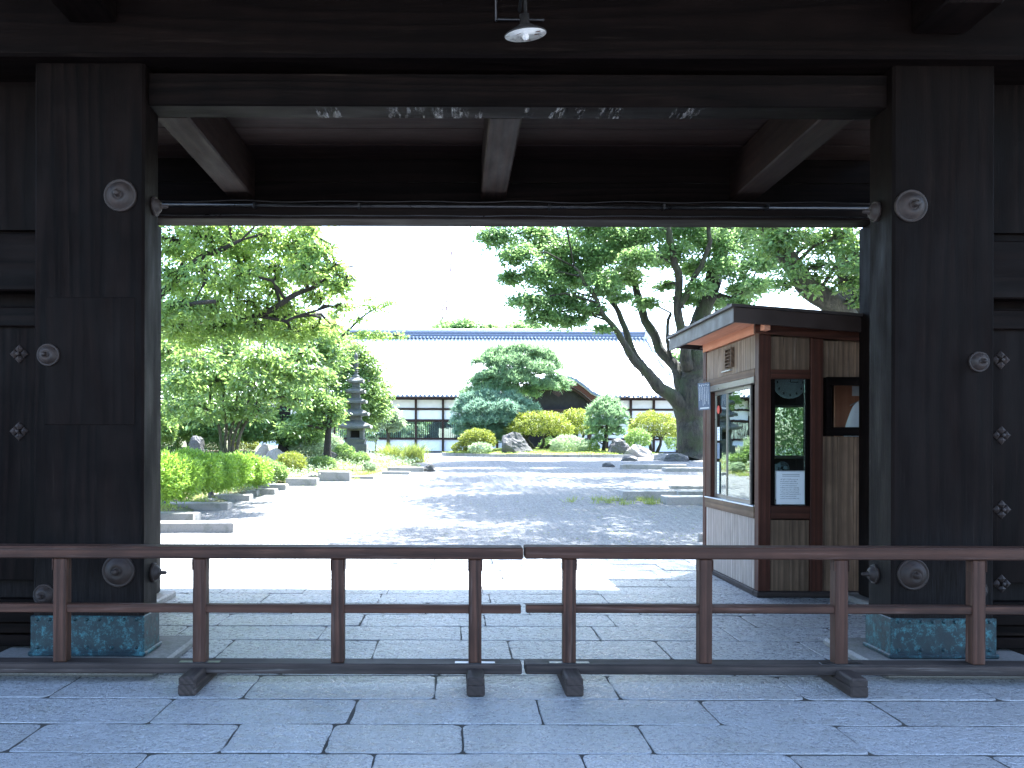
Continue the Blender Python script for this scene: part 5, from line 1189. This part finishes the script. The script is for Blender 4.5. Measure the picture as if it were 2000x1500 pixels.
# ---- island plants
def ip(px, py, Y): return P(px, py, Y)
Ya = 46.0; bx_ = P(985, 880, Ya)
pine('pine_tree', 'tall cloud shaped green pine on the island lawn in front of the hall porch', (bx_.x, Ya, lawnz(bx_.x, Ya)),
     [[(992, 884, Ya, 7), (988, 840, Ya, 6), (1000, 800, Ya, 5.5), (1015, 765, Ya, 5), (1005, 735, Ya, 4), (1020, 705, Ya, 3)], [(1015, 765, Ya, 4), (1050, 762, Ya, 3), (1085, 758, Ya, 2)], [(1005, 735, Ya, 3), (970, 745, Ya, 2.5), (940, 765, Ya, 2)], [(1010, 740, Ya, 3), (1045, 730, Ya, 2), (1070, 725, Ya, 1.5)], [(1008, 735, Ya, 2.5), (975, 715, Ya, 2)]],
     [bl(*q) for q in [(975, 698, 26, 9, Ya), (1025, 694, 40, 9, Ya), (1058, 705, 26, 8, Ya), (955, 712, 24, 9, Ya-.4), (1000, 715, 34, 9, Ya-.6), (1075, 722, 20, 8, Ya), (1040, 730, 34, 10, Ya-.8), (980, 738, 36, 9, Ya-.8), (945, 752, 26, 9, Ya), (1010, 750, 34, 9, Ya-1), (1085, 752, 24, 9, Ya), (1060, 762, 26, 8, Ya-.6), (935, 775, 30, 9, Ya-.3), (975, 768, 32, 9, Ya-.9), (1020, 775, 26, 8, Ya-.4), (1098, 762, 12, 6, Ya)]],
     M['needle'], M['barkdark'], .26, 95, 'pines on the island lawn', .022)
Yb2 = 44.5; bx_ = P(950, 880, Yb2)
pine('pine_tree', 'bluish feathery pine at the lower left of the tall pine on the island lawn', (bx_.x, Yb2, lawnz(bx_.x, Yb2)),
     [[(952, 884, Yb2, 5), (955, 840, Yb2, 4), (960, 800, Yb2, 3), (965, 780, Yb2, 2)], [(955, 840, Yb2, 3), (1010, 815, Yb2, 2)], [(955, 845, Yb2, 3), (910, 820, Yb2, 2)]],
     [bl(*q) for q in [(920, 790, 22, 9, Yb2), (955, 785, 28, 9, Yb2), (995, 790, 28, 9, Yb2), (905, 808, 20, 9, Yb2), (940, 806, 30, 9, Yb2-.6), (985, 808, 30, 10, Yb2-.7), (1025, 805, 22, 9, Yb2), (903, 828, 18, 9, Yb2), (935, 828, 28, 9, Yb2-.7), (975, 828, 30, 9, Yb2-.8), (1015, 826, 24, 9, Yb2-.3), (915, 848, 20, 9, Yb2), (950, 848, 26, 9, Yb2-.6), (985, 846, 24, 9, Yb2-.4), (940, 866, 22, 8, Yb2), (970, 864, 18, 8, Yb2)]],
     M['needle_blue'], M['barkdark'], .24, 100, 'pines on the island lawn', .022)
Yc2 = 42.5; bx_ = P(1182, 882, Yc2)
pine('pine_tree', 'small round headed pine between the golden domed trees on the island lawn', (bx_.x, Yc2, lawnz(bx_.x, Yc2)),
     [[(1178, 886, Yc2, 4.5), (1182, 855, Yc2, 3.6), (1186, 825, Yc2, 3), (1183, 795, Yc2, 2)], [(1184, 840, Yc2, 2), (1165, 830, Yc2, 1.4)], [(1184, 845, Yc2, 2), (1208, 832, Yc2, 1.4)]],
     [bl(*q) for q in [(1183, 790, 16, 8, Yc2), (1172, 800, 18, 8, Yc2-.3), (1196, 800, 18, 8, Yc2-.2), (1162, 815, 15, 8, Yc2), (1185, 814, 22, 9, Yc2-.6), (1207, 815, 15, 8, Yc2), (1160, 832, 15, 8, Yc2), (1180, 832, 18, 8, Yc2-.6), (1206, 832, 17, 8, Yc2-.2), (1165, 848, 15, 7, Yc2), (1200, 848, 18, 7, Yc2), (1170, 862, 12, 5, Yc2)]],
     M['needle'], M['barkdark'], .20, 110, 'pines on the island lawn', .018)
def isl(label, px, py, rx, ry, Y, leaf, n_, size, stems=None, nm='domed_tree', cat='tree', grp='domed trees on the island lawn', cut=-.35, lump=.16):
    c = P(px, py, Y); s_ = Y/FOC; st = None; zb = lawnz(c.x, Y)
    if stems:
        st = []
        for a, b in stems:
            p0 = P(a, 885, Y); p0.z = zb-.05; p1 = P((a+b)/2+3, (py+ry*.4+880)/2, Y); p2 = P(b, py+ry*.2, Y); st.append([(*p0, .10), (*p1, .08), (*p2, .04)])
            for k in range(5): q = p2+Vector((rng.normal()*rx*s_*.5, rng.normal()*.3, ry*s_*.4)); st.append([(*p1.lerp(p2, .5), .04), (*q, .015)])
    return dome(nm, label, cat, c, (rx*s_, rx*s_*.8, ry*s_), n_, size, leaf, st, M['bark'], grp, .45, .5, lump, (c.x, Y, zb), cut)
isl('broad golden domed tree at the middle of the island lawn, above the big dark rock', 1052, 838, 62, 34, 43.5, M['leaf_gold'], 9000, .10, [(1045, 1020), (1055, 1062), (1062, 1085)])
isl('golden domed tree behind, between the broad dome and the small pine', 1125, 835, 42, 34, 47, M['leaf_gold'], 6000, .11, [(1120, 1115), (1128, 1140)])
isl('golden domed tree at the right end of the island lawn, beside the forked trunk', 1277, 840, 50, 36, 45, M['leaf_gold'], 8000, .10, [(1272, 1262), (1282, 1292)])
isl('small golden tree at the left end of the island lawn', 932, 862, 34, 24, 42.5, M['leaf_gold'], 4200, .09, [(935, 925), (940, 950)])
IS = dict(nm='island_shrub', cat='shrub', grp='low shrubs on the island lawn', cut=-.8)
isl('low yellow tuft of leaves at the far left tip of the island lawn', 898, 874, 16, 9, 42.5, M['leaf_gold'], 1300, .08, **IS)
isl('round light green ball shrub right of the small pine', 1246, 856, 24, 19, 43, M['leaf_round'], 3600, .08, **IS)
isl('pale whitish green shrub in the middle front of the island lawn', 1111, 868, 37, 17, 41.4, M['leaf_pale'], 4500, .085, **IS)
isl('low green shrub at the foot of the small pine', 1150, 872, 20, 12, 42.2, M['leaf_evergreen'], 2000, .08, **IS)
isl('grey green low shrub under the small golden tree', 938, 875, 22, 10, 41.4, M['leaf_pale'], 1800, .08, **IS)
isl('dark green shrub between the right golden tree and the forked trunk', 1318, 850, 20, 32, 47, M['leaf_evergreen'], 2600, .10, **IS)
isl('deep green shrub behind the broad golden dome', 1085, 868, 30, 16, 45, M['leaf_evergreen'], 2400, .09, **IS)

# ---- wooded skyline behind the hall
def far(label, px, py, rx, ry, Y, sx=1):
    c = P(px, py, Y); s_ = Y/FOC; tree('far_tree', label, 'tree', (c.x, Y, 1.0), [[(px, 872, Y, rx*.12), (px, py+ry*.5, Y, rx*.05)]], [((c.x+rng.normal()*rx*s_*.45, Y+rng.normal()*1.5, c.z-abs(rng.normal())*ry*s_*.6), (rx*s_*.45, rx*s_*.45, ry*s_*.55)) for k in range(9)],
        M['leaf_zelkova'], M['bark'], .5, 150, .6, .5, 'trees beyond the hall roof', k=14, flat=.7, conn=False)
far('far tree crown showing above the left half of the hall ridge', 898, 634, 36, 20, 110)
far('small far tree crown right of the larger one above the hall ridge', 955, 637, 26, 16, 112)
far('far tree crown just left of the overhanging branches above the ridge', 1025, 636, 30, 16, 112)
far('far tree crown at the right end of the hall ridge', 1330, 700, 60, 60, 100)
# fallen leaves on the gravel
cs = []
for k in range(420): g0 = G(rng.uniform(500, 1370), rng.uniform(925, 1060)); cs.append((g0.x, g0.y, g0.z+.025))
V, F = leaf_geo(np.array(cs), .05, .5, .9, 0); bulk('fallen_leaves', V, F, M['leaf_gold'], kind='stuff')
